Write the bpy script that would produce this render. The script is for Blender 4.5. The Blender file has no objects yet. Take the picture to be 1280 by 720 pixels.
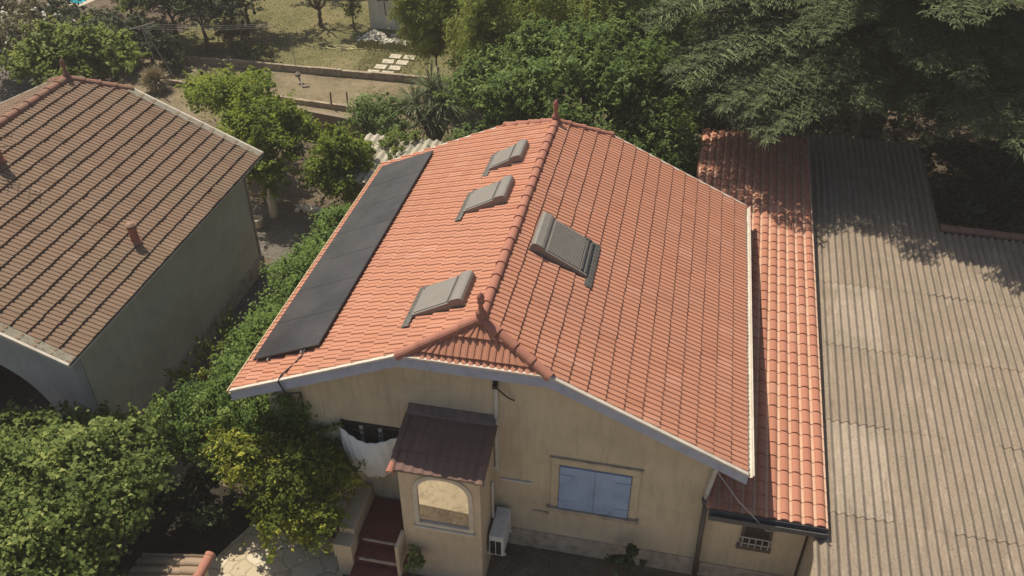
import bpy, math, random
import numpy as np
from mathutils import Vector, Matrix

# ------------------------------------------------------------------ camera, light, exposure
S = bpy.context.scene
COL = S.collection
cam = bpy.data.cameras.new('camera')
cam.lens = 31.02; cam.sensor_width = 36.0; cam.clip_start = 0.1; cam.clip_end = 600
camo = bpy.data.objects.new('camera', cam); COL.objects.link(camo)
camo.location = (2.998, -11.185, 15.70)
camo.rotation_euler = (math.radians(90 - 36.727), 0, math.radians(11.755))
S.camera = camo

LIGHT = Vector((.46, -.36, -1.0)).normalized()
w = bpy.data.worlds.new('World'); S.world = w; w.use_nodes = True
nt = w.node_tree
bg = nt.nodes['Background']; sky = nt.nodes.new('ShaderNodeTexSky')
sky.sky_type = 'NISHITA'; sky.sun_disc = False
sky.sun_elevation = math.asin(-LIGHT.z)
sky.sun_rotation = math.atan2(-LIGHT.x, -LIGHT.y) % (2 * math.pi)
sky.air_density = 1.2; sky.dust_density = 2.5; sky.ozone_density = 1.0
nt.links.new(sky.outputs[0], bg.inputs[0]); bg.inputs[1].default_value = 0.075
sun = bpy.data.lights.new('sun', 'SUN'); sun.energy = 4.4; sun.angle = math.radians(.53)
sun.color = (1.0, .91, .77)
suno = bpy.data.objects.new('sun', sun); COL.objects.link(suno)
suno.rotation_euler = LIGHT.to_track_quat('-Z', 'Y').to_euler(); suno.location = (-15, 20, 30)
S.view_settings.view_transform = 'Standard'; S.view_settings.look = 'None'
S.view_settings.exposure = 0.32; S.view_settings.gamma = 1.0
S.view_settings.use_curve_mapping = False

VEIL = 0.0012
# ------------------------------------------------------------------ helpers
PI = math.pi
def V3(*a): return Vector(a)

class MB:
    """collects vertices and faces of ONE mesh"""
    def __init__(s): s.v = []; s.f = []; s.r = []; s.m = []
    def add(s, vs, fs, rnd=.5, mi=0):
        b = len(s.v); s.v.extend([tuple(x) for x in vs])
        for f in fs:
            s.f.append(tuple(b + i for i in f)); s.r.append(rnd); s.m.append(mi)
        return s
    def box(s, x0, x1, y0, y1, z0, z1, rnd=.5, mi=0):
        vs = [(x, y, z) for z in (z0, z1) for y in (y0, y1) for x in (x0, x1)]
        return s.add(vs, [(0, 2, 3, 1), (4, 5, 7, 6), (0, 1, 5, 4), (2, 6, 7, 3), (0, 4, 6, 2), (1, 3, 7, 5)], rnd, mi)
    def obox(s, O, X, Y, Z, x0, x1, y0, y1, z0, z1, rnd=.5, mi=0):
        O, X, Y, Z = (Vector(a) for a in (O, X, Y, Z))
        vs = [O + X * x + Y * y + Z * z for z in (z0, z1) for y in (y0, y1) for x in (x0, x1)]
        return s.add(vs, [(0, 2, 3, 1), (4, 5, 7, 6), (0, 1, 5, 4), (2, 6, 7, 3), (0, 4, 6, 2), (1, 3, 7, 5)], rnd, mi)
    def prism(s, poly, D, rnd=.5, mi=0):
        """poly = list of 3D points, extruded by vector D"""
        n = len(poly); D = Vector(D); a = [Vector(p) for p in poly]
        vs = a + [p + D for p in a]
        fs = [tuple(range(n))[::-1], tuple(range(n, 2 * n))] + [(i, (i + 1) % n, n + (i + 1) % n, n + i) for i in range(n)]
        return s.add(vs, fs, rnd, mi)
    def tube(s, pts, rad, n=8, rnd=.5, mi=0, cap=True):
        pts = [Vector(p) for p in pts]
        if not hasattr(rad, '__len__'): rad = [rad] * len(pts)
        vs = []; up = Vector((0, 0, 1)); pa = None
        for i, p in enumerate(pts):
            d = (pts[min(i + 1, len(pts) - 1)] - pts[max(i - 1, 0)]).normalized()
            if pa is None:
                a = d.cross(up)
                if a.length < .05: a = d.cross(Vector((1, 0, 0)))
            else: a = pa - d * pa.dot(d)
            a.normalize(); pa = a; b = d.cross(a)
            for k in range(n):
                t = 2 * PI * k / n
                vs.append(p + (a * math.cos(t) + b * math.sin(t)) * rad[i])
        fs = [(i * n + k, i * n + (k + 1) % n, (i + 1) * n + (k + 1) % n, (i + 1) * n + k) for i in range(len(pts) - 1) for k in range(n)]
        if cap: fs += [tuple(range(n))[::-1], tuple(range((len(pts) - 1) * n, len(pts) * n))]
        return s.add(vs, fs, rnd, mi)
    def lathe(s, O, prof, n=14, rnd=.5, mi=0):
        O = Vector(O)
        vs = [O + Vector((r * math.cos(2 * PI * k / n), r * math.sin(2 * PI * k / n), z)) for r, z in prof for k in range(n)]
        m = len(prof)
        fs = [(i * n + k, i * n + (k + 1) % n, (i + 1) * n + (k + 1) % n, (i + 1) * n + k) for i in range(m - 1) for k in range(n)]
        fs += [tuple(range(n))[::-1], tuple(range((m - 1) * n, m * n))]
        return s.add(vs, fs, rnd, mi)

def raw(name, verts, faces, mats, rnd=None, mi=None, smooth=False):
    me = bpy.data.meshes.new(name)
    me.from_pydata(verts, [], faces)
    for m in (mats if isinstance(mats, (list, tuple)) else [mats]): me.materials.append(m)
    if rnd is not None and len(rnd) == len(me.polygons):
        at = me.attributes.new('rnd', 'FLOAT', 'FACE'); at.data.foreach_set('value', np.asarray(rnd, dtype=np.float32))
    if mi is not None and any(mi): me.polygons.foreach_set('material_index', list(mi))
    if smooth: me.polygons.foreach_set('use_smooth', [True] * len(me.polygons))
    me.update()
    return me

def org_of(o):
    p = Vector((0, 0, 0))
    while o is not None: p = p + o.location; o = o.parent
    return p

def part(name, mb, mat, parent, smooth=False, bevel=0, label=None, stuff=False):
    """one mesh object: a child of parent; mb holds world coordinates"""
    g = org_of(parent)
    vs = [(a - g.x, b - g.y, c - g.z) for a, b, c in mb.v]
    o = bpy.data.objects.new(name, raw(name, vs, mb.f, mat, mb.r, mb.m, smooth)); COL.objects.link(o)
    o.parent = parent
    if bevel: 
        m = o.modifiers.new('bevel', 'BEVEL'); m.width = bevel; m.segments = 2; m.limit_method = 'ANGLE'
    if label: o['label'] = label
    if stuff: o['kind'] = 'stuff'
    return o

def thing(name, loc, label, cat, group=None):
    o = bpy.data.objects.new(name, None); COL.objects.link(o); o.location = loc
    o.empty_display_size = .3
    o['label'] = label; o['category'] = cat
    if group: o['group'] = group
    return o

def single(name, mb, mat, loc, label, cat, group=None, smooth=False, bevel=0):
    loc = Vector(loc)
    vs = [(a - loc.x, b - loc.y, c - loc.z) for a, b, c in mb.v]
    o = bpy.data.objects.new(name, raw(name, vs, mb.f, mat, mb.r, mb.m, smooth)); COL.objects.link(o); o.location = loc
    if bevel:
        m = o.modifiers.new('bevel', 'BEVEL'); m.width = bevel; m.segments = 2; m.limit_method = 'ANGLE'
    o['label'] = label; o['category'] = cat
    if group: o['group'] = group
    return o

def setting(name, mb, mat, kind='structure', smooth=False):
    o = bpy.data.objects.new(name, raw(name, mb.v, mb.f, mat, mb.r, mb.m, smooth)); COL.objects.link(o); o['kind'] = kind
    return o

def dup(o, loc, label=None, parent=None):
    c = o.copy(); COL.objects.link(c)
    if parent is not None: c.parent = parent
    else:
        c.location = loc
        if label: c['label'] = label
    for ch in list(o.children): dup(ch, None, None, c)
    return c

# ------------------------------------------------------------------ materials
def nodes(name):
    m = bpy.data.materials.new(name); m.use_nodes = True; t = m.node_tree
    return m, t, t.nodes['Principled BSDF']
def mixc(t, fac, a, b, mode='MIX'):
    n = t.nodes.new('ShaderNodeMix'); n.data_type = 'RGBA'; n.blend_type = mode
    for sock, v in ((n.inputs[0], fac), (n.inputs[6], a), (n.inputs[7], b)):
        if hasattr(v, 'is_linked'): t.links.new(v, sock)
        elif isinstance(v, (tuple, list)): sock.default_value = (*v[:3], 1)
        else: sock.default_value = v
    return n.outputs[2]
def noise(t, scale, detail=4, rough=.55, vec=None, dist=0):
    n = t.nodes.new('ShaderNodeTexNoise'); n.inputs['Scale'].default_value = scale
    n.inputs['Detail'].default_value = detail; n.inputs['Roughness'].default_value = rough; n.inputs['Distortion'].default_value = dist
    if vec is not None: t.links.new(vec, n.inputs['Vector'])
    return n.outputs['Fac']
def ramp(t, fac, stops):
    n = t.nodes.new('ShaderNodeValToRGB'); el = n.color_ramp.elements
    while len(el) > 1: el.remove(el[-1])
    el[0].position = stops[0][0]; c = stops[0][1]; el[0].color = (*c, 1) if isinstance(c, (tuple, list)) else (c, c, c, 1)
    for p, c in stops[1:]:
        e = el.new(p); e.color = (*c, 1) if isinstance(c, (tuple, list)) else (c, c, c, 1)
    t.links.new(fac, n.inputs[0]); return n.outputs[0]
def objco(t, sc=(1, 1, 1)):
    c = t.nodes.new('ShaderNodeTexCoord'); m = t.nodes.new('ShaderNodeMapping'); m.inputs['Scale'].default_value = sc
    t.links.new(c.outputs['Object'], m.inputs[0]); return m.outputs[0]
def attr(t, name='rnd'):
    n = t.nodes.new('ShaderNodeAttribute'); n.attribute_name = name; return n.outputs['Fac']
def bump(t, p, h, strength=.3, dist=.02):
    b = t.nodes.new('ShaderNodeBump'); b.inputs['Strength'].default_value = strength; b.inputs['Distance'].default_value = dist
    t.links.new(h, b.inputs['Height']); t.links.new(b.outputs[0], p.inputs['Normal'])

def plain(name, c, rough=.7, var=.18, scale=6, bmp=.15, metal=0, sc=(1, 1, 1), c2=None, spec=.3):
    m, t, p = nodes(name); v = objco(t, sc)
    f = noise(t, scale, 6, .6, v); d = tuple(x * (1 - var * 2) for x in c); l = tuple(min(1, x * (1 + var)) for x in c)
    out = ramp(t, f, [(.3, d), (.55, c), (.8, l)])
    if c2:
        g = noise(t, scale * .35, 5, .7, v); out = mixc(t, ramp(t, g, [(.48, 0.), (.68, 1.)]), out, c2)
    t.links.new(out, p.inputs['Base Color']); p.inputs['Roughness'].default_value = rough; p.inputs['Metallic'].default_value = metal
    p.inputs['Specular IOR Level'].default_value = spec
    if bmp: bump(t, p, noise(t, scale * 8, 4, .6, v), bmp, .02)
    return m

def tile_mat(name, c, c_dark, c_light, stain, stain_amt, spots, spot_amt, big=1.2):
    m, t, p = nodes(name); v = objco(t); r = attr(t)
    a = ramp(t, r, [(0, c_dark), (.3, c), (.75, c), (1, c_light)])
    g = noise(t, big, 6, .65, v)
    a = mixc(t, ramp(t, g, [(.42, 0.), (.75, stain_amt)]), a, stain)
    s = noise(t, 26, 3, .6, v)
    a = mixc(t, ramp(t, s, [(.60, 0.), (.74, spot_amt)]), a, spots)
    f = noise(t, 90, 2, .5, v)
    a = mixc(t, .28, a, ramp(t, f, [(.3, tuple(x * .72 for x in c)), (.7, tuple(min(1, x * 1.2) for x in c))]))
    t.links.new(a, p.inputs['Base Color']); p.inputs['Roughness'].default_value = .82; p.inputs['Specular IOR Level'].default_value = .25
    bump(t, p, f, .25, .006)
    return m

def leaf_mat(name, dark, mid, light, trans=.3, rough=.5):
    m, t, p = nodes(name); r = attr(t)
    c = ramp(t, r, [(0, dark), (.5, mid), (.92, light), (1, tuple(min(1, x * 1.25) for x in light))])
    t.links.new(c, p.inputs['Base Color']); p.inputs['Roughness'].default_value = rough + .12; p.inputs['Specular IOR Level'].default_value = .16
    tr = t.nodes.new('ShaderNodeBsdfTranslucent'); mx = t.nodes.new('ShaderNodeMixShader'); mx.inputs[0].default_value = trans
    t.links.new(mixc(t, .5, c, tuple(min(1, x * 1.5) for x in light)), tr.inputs[0])
    t.links.new(p.outputs[0], mx.inputs[1]); t.links.new(tr.outputs[0], mx.inputs[2])
    t.links.new(mx.outputs[0], t.nodes['Material Output'].inputs[0])
    return m

M = {}
M['tile_new'] = tile_mat('terracotta_new', (.45, .202, .122), (.385, .162, .096), (.505, .255, .172), (.36, .178, .125), .7, (.58, .45, .36), .35)
M['cap_new'] = tile_mat('terracotta_cap', (.36, .155, .105), (.31, .13, .086), (.41, .185, .13), (.3, .13, .095), .6, (.45, .33, .26), .3)
M['tile_old'] = tile_mat('terracotta_weathered', (.215, .138, .090), (.155, .092, .058), (.27, .175, .118), (.185, .142, .09), .8, (.36, .31, .24), .45, .8)
M['cap_old'] = tile_mat('cap_weathered', (.26, .135, .09), (.2, .1, .065), (.32, .18, .12), (.16, .12, .085), .8, (.38, .32, .25), .5, 2)
M['tile_canal'] = tile_mat('canal_tile', (.40, .172, .108), (.34, .138, .088), (.58, .42, .29), (.40, .20, .135), .4, (.52, .4, .31), .22)
M['tile_porch'] = tile_mat('porch_tile', (.165, .10, .08), (.135, .078, .064), (.20, .122, .10), (.14, .098, .083), .8, (.3, .2, .16), .3, 3)
M['cowl'] = plain('pale_terracotta', (.36, .22, .15), .85, .2, 9, .2)
M['tile_grey'] = tile_mat('greyed_tile', (.30, .22, .15), (.2, .13, .09), (.4, .31, .22), (.2, .17, .11), .8, (.5, .45, .35), .6, 3)

def fibro(name, c, moss, pale):
    m, t, p = nodes(name); v = objco(t, (1, .30, 1)); v1 = objco(t); v2 = objco(t, (2.2, .22, 1))
    r = attr(t)
    a = ramp(t, r, [(0, tuple(x * .86 for x in c)), (.5, c), (.8, tuple(x * 1.08 for x in c)), (1, pale)])
    g = noise(t, 1.1, 7, .7, v1)
    a = mixc(t, ramp(t, g, [(.40, 0.), (.66, .8)]), a, moss)
    b = noise(t, 3.2, 6, .75, v2)
    a = mixc(t, ramp(t, b, [(.36, .6), (.47, 0.)]), a, tuple(x * .62 for x in c))
    s = noise(t, 5, 6, .8, v)
    a = mixc(t, ramp(t, s, [(.55, 0.), (.66, .75)]), a, pale)
    k = noise(t, 24, 4, .8, v1)
    a = mixc(t, ramp(t, k, [(.34, .8), (.46, 0.)]), a, tuple(x * .38 for x in c))
    w_ = noise(t, 19, 3, .7, v1)
    a = mixc(t, ramp(t, w_, [(.66, 0.), (.73, .8)]), a, tuple(min(1, x * 1.5) for x in pale))
    t.links.new(a, p.inputs['Base Color']); p.inputs['Roughness'].default_value = .95; p.inputs['Specular IOR Level'].default_value = .1
    bump(t, p, noise(t, 38, 5, .75, v1), .9, .02)
    return m
M['fibro'] = fibro('fibre_cement', (.30, .240, .180), (.25, .21, .158), (.40, .335, .26))
M['fibro_pale'] = fibro('fibre_cement_pale', (.45, .41, .32), (.34, .32, .24), (.6, .56, .47))

def wall_mat(name, c, grime, z0=.9, gr=.8):
    m, t, p = nodes(name); v = objco(t)
    g = noise(t, 1.3, 6, .65, v); a = ramp(t, g, [(.3, tuple(x * .82 for x in c)), (.55, c), (.8, tuple(x * 1.1 for x in c))])
    v2 = objco(t, (3, 3, .45)); s = noise(t, 2.2, 5, .7, v2)
    a = mixc(t, ramp(t, s, [(.46, 0.), (.72, .75)]), a, grime)
    v3 = objco(t, (7, 7, .5)); s3 = noise(t, 1.6, 6, .75, v3); a = mixc(t, ramp(t, s3, [(.56, 0.), (.7, .45)]), a, tuple(x * .62 for x in grime))
    s4 = noise(t, .55, 3, .6, v); a = mixc(t, ramp(t, s4, [(.52, 0.), (.56, .28)]), a, tuple(min(1, x * 1.15) for x in c))
    # splash band of damp plaster above the ground, a stain of the wall itself
    sp = t.nodes.new('ShaderNodeSeparateXYZ'); t.links.new(objco(t), sp.inputs[0])
    ad = t.nodes.new('ShaderNodeMath'); ad.operation = 'MULTIPLY_ADD'; t.links.new(g, ad.inputs[0]); ad.inputs[1].default_value = 1.2; t.links.new(sp.outputs[2], ad.inputs[2])
    a = mixc(t, ramp(t, ad.outputs[0], [(0, gr), (min(.99, z0), gr * .6), (1, 0.)]), a, grime)
    t.links.new(a, p.inputs['Base Color']); p.inputs['Roughness'].default_value = .9; p.inputs['Specular IOR Level'].default_value = .15
    bump(t, p, noise(t, 45, 5, .65, v), .4, .012)
    return m
M['wall_ochre'] = wall_mat('ochre_render', (.54, .455, .325), (.39, .325, .24))
M['wall_porch'] = wall_mat('porch_render', (.56, .45, .32), (.45, .37, .28))
M['wall_green'] = wall_mat('grey_green_render', (.55, .51, .38), (.48, .45, .335))
M['wall_blue'] = wall_mat('grey_blue_render', (.46, .45, .43), (.36, .35, .32))
M['wall_brown'] = wall_mat('brown_wall', (.26, .20, .145), (.2, .165, .12))
M['wall_white'] = wall_mat('white_render', (.74, .69, .58), (.60, .55, .46))
M['plinth'] = plain('plinth_concrete', (.40, .33, .255), .9, .2, 5)
M['blue_board'] = plain('blue_grey_paint', (.335, .365, .475), .6, .1, 4, .08, c2=(.37, .395, .48))
M['blue_shutter'] = plain('blue_shutter_paint', (.27, .37, .56), .55, .12, 3, .08, c2=(.31, .40, .57))
M['cream'] = plain('cream_paint', (.56, .50, .41), .6, .09, 5, .06, c2=(.46, .41, .33))
M['cream_gold'] = plain('ochre_trim', (.50, .38, .22), .6, .15, 10, .1)
M['white_metal'] = plain('white_metal', (.62, .62, .60), .45, .1, 12, .05)
M['pvc'] = plain('grey_pvc', (.50, .48, .44), .5, .12, 8, .05)
M['porch_flash'] = plain('brown_flashing', (.19, .135, .115), .6, .15, 8, .1)
M['dark_pvc'] = plain('brown_pvc', (.12, .095, .085), .5, .15, 8, .05)
M['dark_gutter'] = plain('dark_gutter', (.085, .085, .09), .45, .15, 8, .05)
M['zinc'] = plain('zinc', (.115, .108, .095), .6, .15, 9, .05, metal=.1, c2=(.14, .13, .11))
M['shutter_grey'] = plain('grey_aluminium', (.225, .205, .178), .42, .04, 4, 0, metal=.1)
M['shutter_dark'] = plain('dark_aluminium', (.10, .095, .085), .5, .1, 4, .05, metal=.15)
M['black'] = plain('black_iron', (.02, .02, .021), .55, .2, 9, .05)
M['rubber'] = plain('black_cable', (.03, .025, .022), .6, .2, 9, 0)
M['cloth'] = plain('white_cloth', (.74, .74, .72), .9, .05, 30, .2, spec=.1)
M['red_floor'] = plain('dark_red_tile', (.155, .045, .035), .55, .2, 5, .08, c2=(.11, .04, .035))
M['step_edge'] = plain('pale_nosing', (.42, .34, .27), .8, .2, 8)
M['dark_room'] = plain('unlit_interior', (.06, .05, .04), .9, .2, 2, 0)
M['bark'] = plain('bark', (.13, .095, .065), .95, .3, 9, .6, sc=(1, 1, .3))
M['bark_pale'] = plain('limewashed_bark', (.55, .50, .42), .95, .2, 7, .5, sc=(1, 1, .3))
M['bark_grey'] = plain('grey_bark', (.085, .07, .055), .95, .3, 9, .6, sc=(1, 1, .3))
M['wood'] = plain('grey_wood', (.25, .21, .17), .85, .25, 9, .3)
M['mortar'] = plain('mortar', (.27, .245, .18), .9, .2, 9, .4, c2=(.22, .2, .15))
M['kerb'] = plain('kerb_concrete', (.36, .29, .20), .9, .25, 6, .3, c2=(.26, .21, .15))
M['slab'] = plain('slab_concrete', (.52, .46, .35), .9, .2, 9, .3)
M['rubble'] = plain('pale_rubble', (.62, .58, .48), .9, .3, 6, .5)
M['hose'] = plain('yellow_hose', (.62, .56, .28), .5, .1, 9, 0)
M['red_pot'] = plain('clay_pot', (.30, .11, .07), .8, .2, 9, .1)
M['dry'] = plain('dry_straw', (.50, .42, .27), .9, .25, 12, 0)

m, t, p = nodes('solar_glass'); v = objco(t)
g = noise(t, .9, 5, .6, v)
t.links.new(ramp(t, g, [(.35, (.022, .019, .019)), (.7, (.055, .047, .045))]), p.inputs['Base Color'])
t.links.new(ramp(t, noise(t, 3, 5, .7, v), [(.3, .16), (.8, .34)]), p.inputs['Roughness']); p.inputs['Specular IOR Level'].default_value = .5
M['solar'] = m
M['solar_frame'] = plain('black_anodised', (.05, .05, .05), .45, .1, 9, 0, metal=.3)
M['alu'] = plain('aluminium', (.5, .5, .5), .35, .1, 9, 0, metal=.8)

def glass(name, c, refl):
    m, t, p = nodes(name); p.inputs['Base Color'].default_value = (*c, 1); p.inputs['Roughness'].default_value = .6
    g = t.nodes.new('ShaderNodeBsdfGlossy'); g.inputs['Roughness'].default_value = .03; g.inputs['Color'].default_value = (.95, .92, .85, 1)
    mx = t.nodes.new('ShaderNodeMixShader'); mx.inputs[0].default_value = refl
    t.links.new(p.outputs[0], mx.inputs[1]); t.links.new(g.outputs[0], mx.inputs[2]); t.links.new(mx.outputs[0], t.nodes['Material Output'].inputs[0])
    return m
M['mirror_glass'] = glass('reflective_glass', (.16, .12, .075), .62)
M['dark_glass'] = glass('dark_glass', (.015, .015, .016), .12)

m, t, p = nodes('pool_water'); p.inputs['Base Color'].default_value = (.03, .42, .55, 1); p.inputs['Roughness'].default_value = .08; M['water'] = m

# ground kinds
def ground_mat(name, a, b, c, s1=.35, s2=3, speck=None):
    m, t, p = nodes(name); v = objco(t)
    f = noise(t, s1, 8, .68, v); o = ramp(t, f, [(.32, a), (.5, b), (.68, c)])
    g = noise(t, s2, 6, .7, v); o = mixc(t, ramp(t, g, [(.45, 0.), (.7, .55)]), o, tuple(x * 1.25 for x in c))
    d = noise(t, s2 * 5, 4, .7, v); o = mixc(t, ramp(t, d, [(.35, .6), (.52, 0.)]), o, tuple(x * .5 for x in a))
    if speck: o = mixc(t, ramp(t, noise(t, 14, 3, .6, v), [(.6, 0.), (.72, .8)]), o, speck)
    t.links.new(o, p.inputs['Base Color']); p.inputs['Roughness'].default_value = .95; p.inputs['Specular IOR Level'].default_value = .1
    bump(t, p, d, .7, .04)
    return m
M['dirt'] = ground_mat('garden_soil', (.085, .066, .046), (.13, .10, .07), (.19, .15, .105))
M['shade_ground'] = ground_mat('shade_dark_ground', (.022, .019, .015), (.034, .029, .022), (.052, .044, .033), .8, 3)  # near-black tone: shade put into the ground colour
M['lawn'] = ground_mat('dry_lawn', (.085, .095, .036), (.15, .14, .06), (.215, .18, .092), .35, 2.2, (.29, .245, .14))
M['bare'] = ground_mat('bare_garden', (.14, .112, .066), (.205, .165, .10), (.27, .22, .14), .5, 3)
M['concrete'] = ground_mat('old_concrete', (.09, .08, .066), (.125, .112, .092), (.17, .152, .125), .6, 2)
M['yard'] = ground_mat('sandy_yard', (.44, .36, .24), (.50, .41, .28), (.55, .46, .32), .2, .7)
m, t, p = nodes('crazy_paving'); v = objco(t)
nz = t.nodes.new('ShaderNodeTexNoise'); nz.inputs['Scale'].default_value = 1.7; nz.inputs['Detail'].default_value = 3; t.links.new(v, nz.inputs['Vector'])
mx_ = t.nodes.new('ShaderNodeVectorMath'); mx_.operation = 'MULTIPLY_ADD'; t.links.new(nz.outputs['Color'], mx_.inputs[0]); mx_.inputs[1].default_value = (.5, .5, .0); t.links.new(v, mx_.inputs[2]); v = mx_.outputs[0]
vo = t.nodes.new('ShaderNodeTexVoronoi'); vo.feature = 'DISTANCE_TO_EDGE'; vo.inputs['Scale'].default_value = 2.6; t.links.new(v, vo.inputs['Vector'])
vc = t.nodes.new('ShaderNodeTexVoronoi'); vc.inputs['Scale'].default_value = 2.6; t.links.new(v, vc.inputs['Vector'])
sep = t.nodes.new('ShaderNodeSeparateColor'); t.links.new(vc.outputs['Color'], sep.inputs[0])
o = ramp(t, sep.outputs[0], [(0, (.47, .39, .26)), (.5, (.55, .47, .33)), (1, (.64, .57, .43))])
o = mixc(t, ramp(t, noise(t, 6, 6, .7, v), [(.4, 0.), (.75, .5)]), o, (.36, .29, .19))
o = mixc(t, ramp(t, vo.outputs[0], [(.012, .8), (.06, 0.)]), o, (.34, .28, .19))
t.links.new(o, p.inputs['Base Color']); p.inputs['Roughness'].default_value = .9
bump(t, p, ramp(t, vo.outputs[0], [(.01, 0.), (.06, 1.)]), .5, .02)
M['paving'] = m

# foliage
M['l_fig'] = leaf_mat('fig_leaf', (.06, .092, .021), (.13, .185, .044), (.27, .305, .088), .4)
M['l_citrus'] = leaf_mat('citrus_leaf', (.06, .09, .018), (.15, .19, .032), (.42, .42, .06), .45, .4)
M['l_lime'] = leaf_mat('lime_leaf', (.07, .115, .014), (.15, .215, .026), (.28, .32, .042), .42, .42)
M['l_hedge'] = leaf_mat('hedge_leaf', (.055, .10, .021), (.115, .19, .038), (.21, .28, .068), .38, .45)
M['l_walnut'] = leaf_mat('walnut_leaf', (.06, .105, .028), (.12, .185, .048), (.22, .295, .085), .4, .42)
M['l_bamboo'] = leaf_mat('bamboo_leaf', (.10, .135, .024), (.20, .24, .045), (.34, .36, .09), .46)
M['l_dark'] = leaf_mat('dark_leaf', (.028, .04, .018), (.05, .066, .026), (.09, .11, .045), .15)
M['l_cedar'] = leaf_mat('cedar_needle', (.048, .068, .034), (.11, .138, .062), (.19, .22, .095), .12, .6)
M['l_tree'] = leaf_mat('broad_leaf', (.065, .10, .022), (.14, .19, .038), (.25, .285, .065), .38, .45)
M['l_olive'] = leaf_mat('brownish_leaf', (.065, .065, .028), (.115, .11, .045), (.20, .18, .085), .22)
M['l_yucca'] = leaf_mat('yucca_leaf', (.05, .07, .03), (.10, .13, .055), (.24, .27, .14), .2, .4)
M['l_rose'] = leaf_mat('white_blossom', (.4, .38, .33), (.55, .52, .45), (.7, .66, .6), .3)
M['l_grass'] = leaf_mat('grass_blade', (.08, .10, .03), (.14, .155, .05), (.25, .22, .10), .25)

# ------------------------------------------------------------------ the setting: ground, lawn, paths, water
mb = MB(); mb.add([(-140, -90, 0), (140, -90, 0), (140, 220, 0), (-140, 220, 0)], [(0, 1, 2, 3)]); setting('ground', mb, M['dirt'])
def sheet(name, pts, z, mat):
    m_ = MB(); m_.add([(x, y, z) for x, y in pts], [tuple(range(len(pts)))]); return setting(name, m_, mat)
sheet('lawn', [(-21.5, 23.3), (-7.2, 23.2), (-6.6, 27), (-7, 34), (-23, 33.5), (-21.2, 28)], .004, M['lawn'])
sheet('garden_bed', [(-20.5, 18.2), (-5.5, 17.2), (-6.2, 23.0), (-21.5, 23.1)], .004, M['bare'])
sheet('alley_path', [(-8.9, -3), (-7.1, -1), (-7.1, 11.8), (-12.5, 12.4), (-12.5, 9.4), (-8.9, 9.4)], .004, M['concrete'])
sheet('stone_patio', [(-6.2, -9), (-1.5, -9), (-2.6, -1.2), (-3.2, -.2), (-5.6, -.2)], .006, M['paving'])
sheet('front_yard', [(-1.5, -30), (6.25, -30), (6.25, -1.6), (-2.55, -1.6), (-1.5, -9)], .004, M['yard'])
sheet('flower_bed', [(-2.2, -2.45), (1.2, -2.3), (2.8, -1.62), (-2.4, -1.62)], .008, M['dirt'])
sheet('reflection_sheet', [(-.75, -3.6), (-.45, -2.8), (.9, -2.31), (1.6, -4.5), (-.2, -5)], .012, M['bare'])  # unseen brown sheet added to tone the reflection in the porch pane
sheet('shade_sheet', [(-7.6, -1.9), (-5.6, -1.5), (-4.9, .3), (-7.05, .9)], .008, M['shade_ground'])  # dark sheet standing in for shade between fig and citrus
sheet('lane', [(-40, 8), (-20.5, 9), (-20.5, 15), (-25, 22), (-40, 26)], .004, M['concrete'])
sheet('pool_water', [(-29.5, 29.35), (-28.55, 29.2), (-27.9, 33), (-29.8, 33)], .012, M['water'])
sheet('pool_edge', [(-29.9, 28.95), (-28.25, 28.75), (-27.4, 33.5), (-30.2, 33.5)], .006, M['slab'])

# thin veil volume added to lift the shadows: one closed box round everything
hz_ = bpy.data.materials.new('veil_air'); hz_.use_nodes = True; ht = hz_.node_tree
ht.nodes.remove(ht.nodes['Principled BSDF']); pv = ht.nodes.new('ShaderNodeVolumePrincipled')
pv.inputs['Color'].default_value = (.95, .86, .80, 1); pv.inputs['Density'].default_value = VEIL; pv.inputs['Anisotropy'].default_value = .1
ht.links.new(pv.outputs[0], ht.nodes['Material Output'].inputs['Volume'])
mb = MB(); mb.box(-145, 145, -95, 225, -1.0, 24); setting('lift_veil', mb, hz_, 'stuff')

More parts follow.
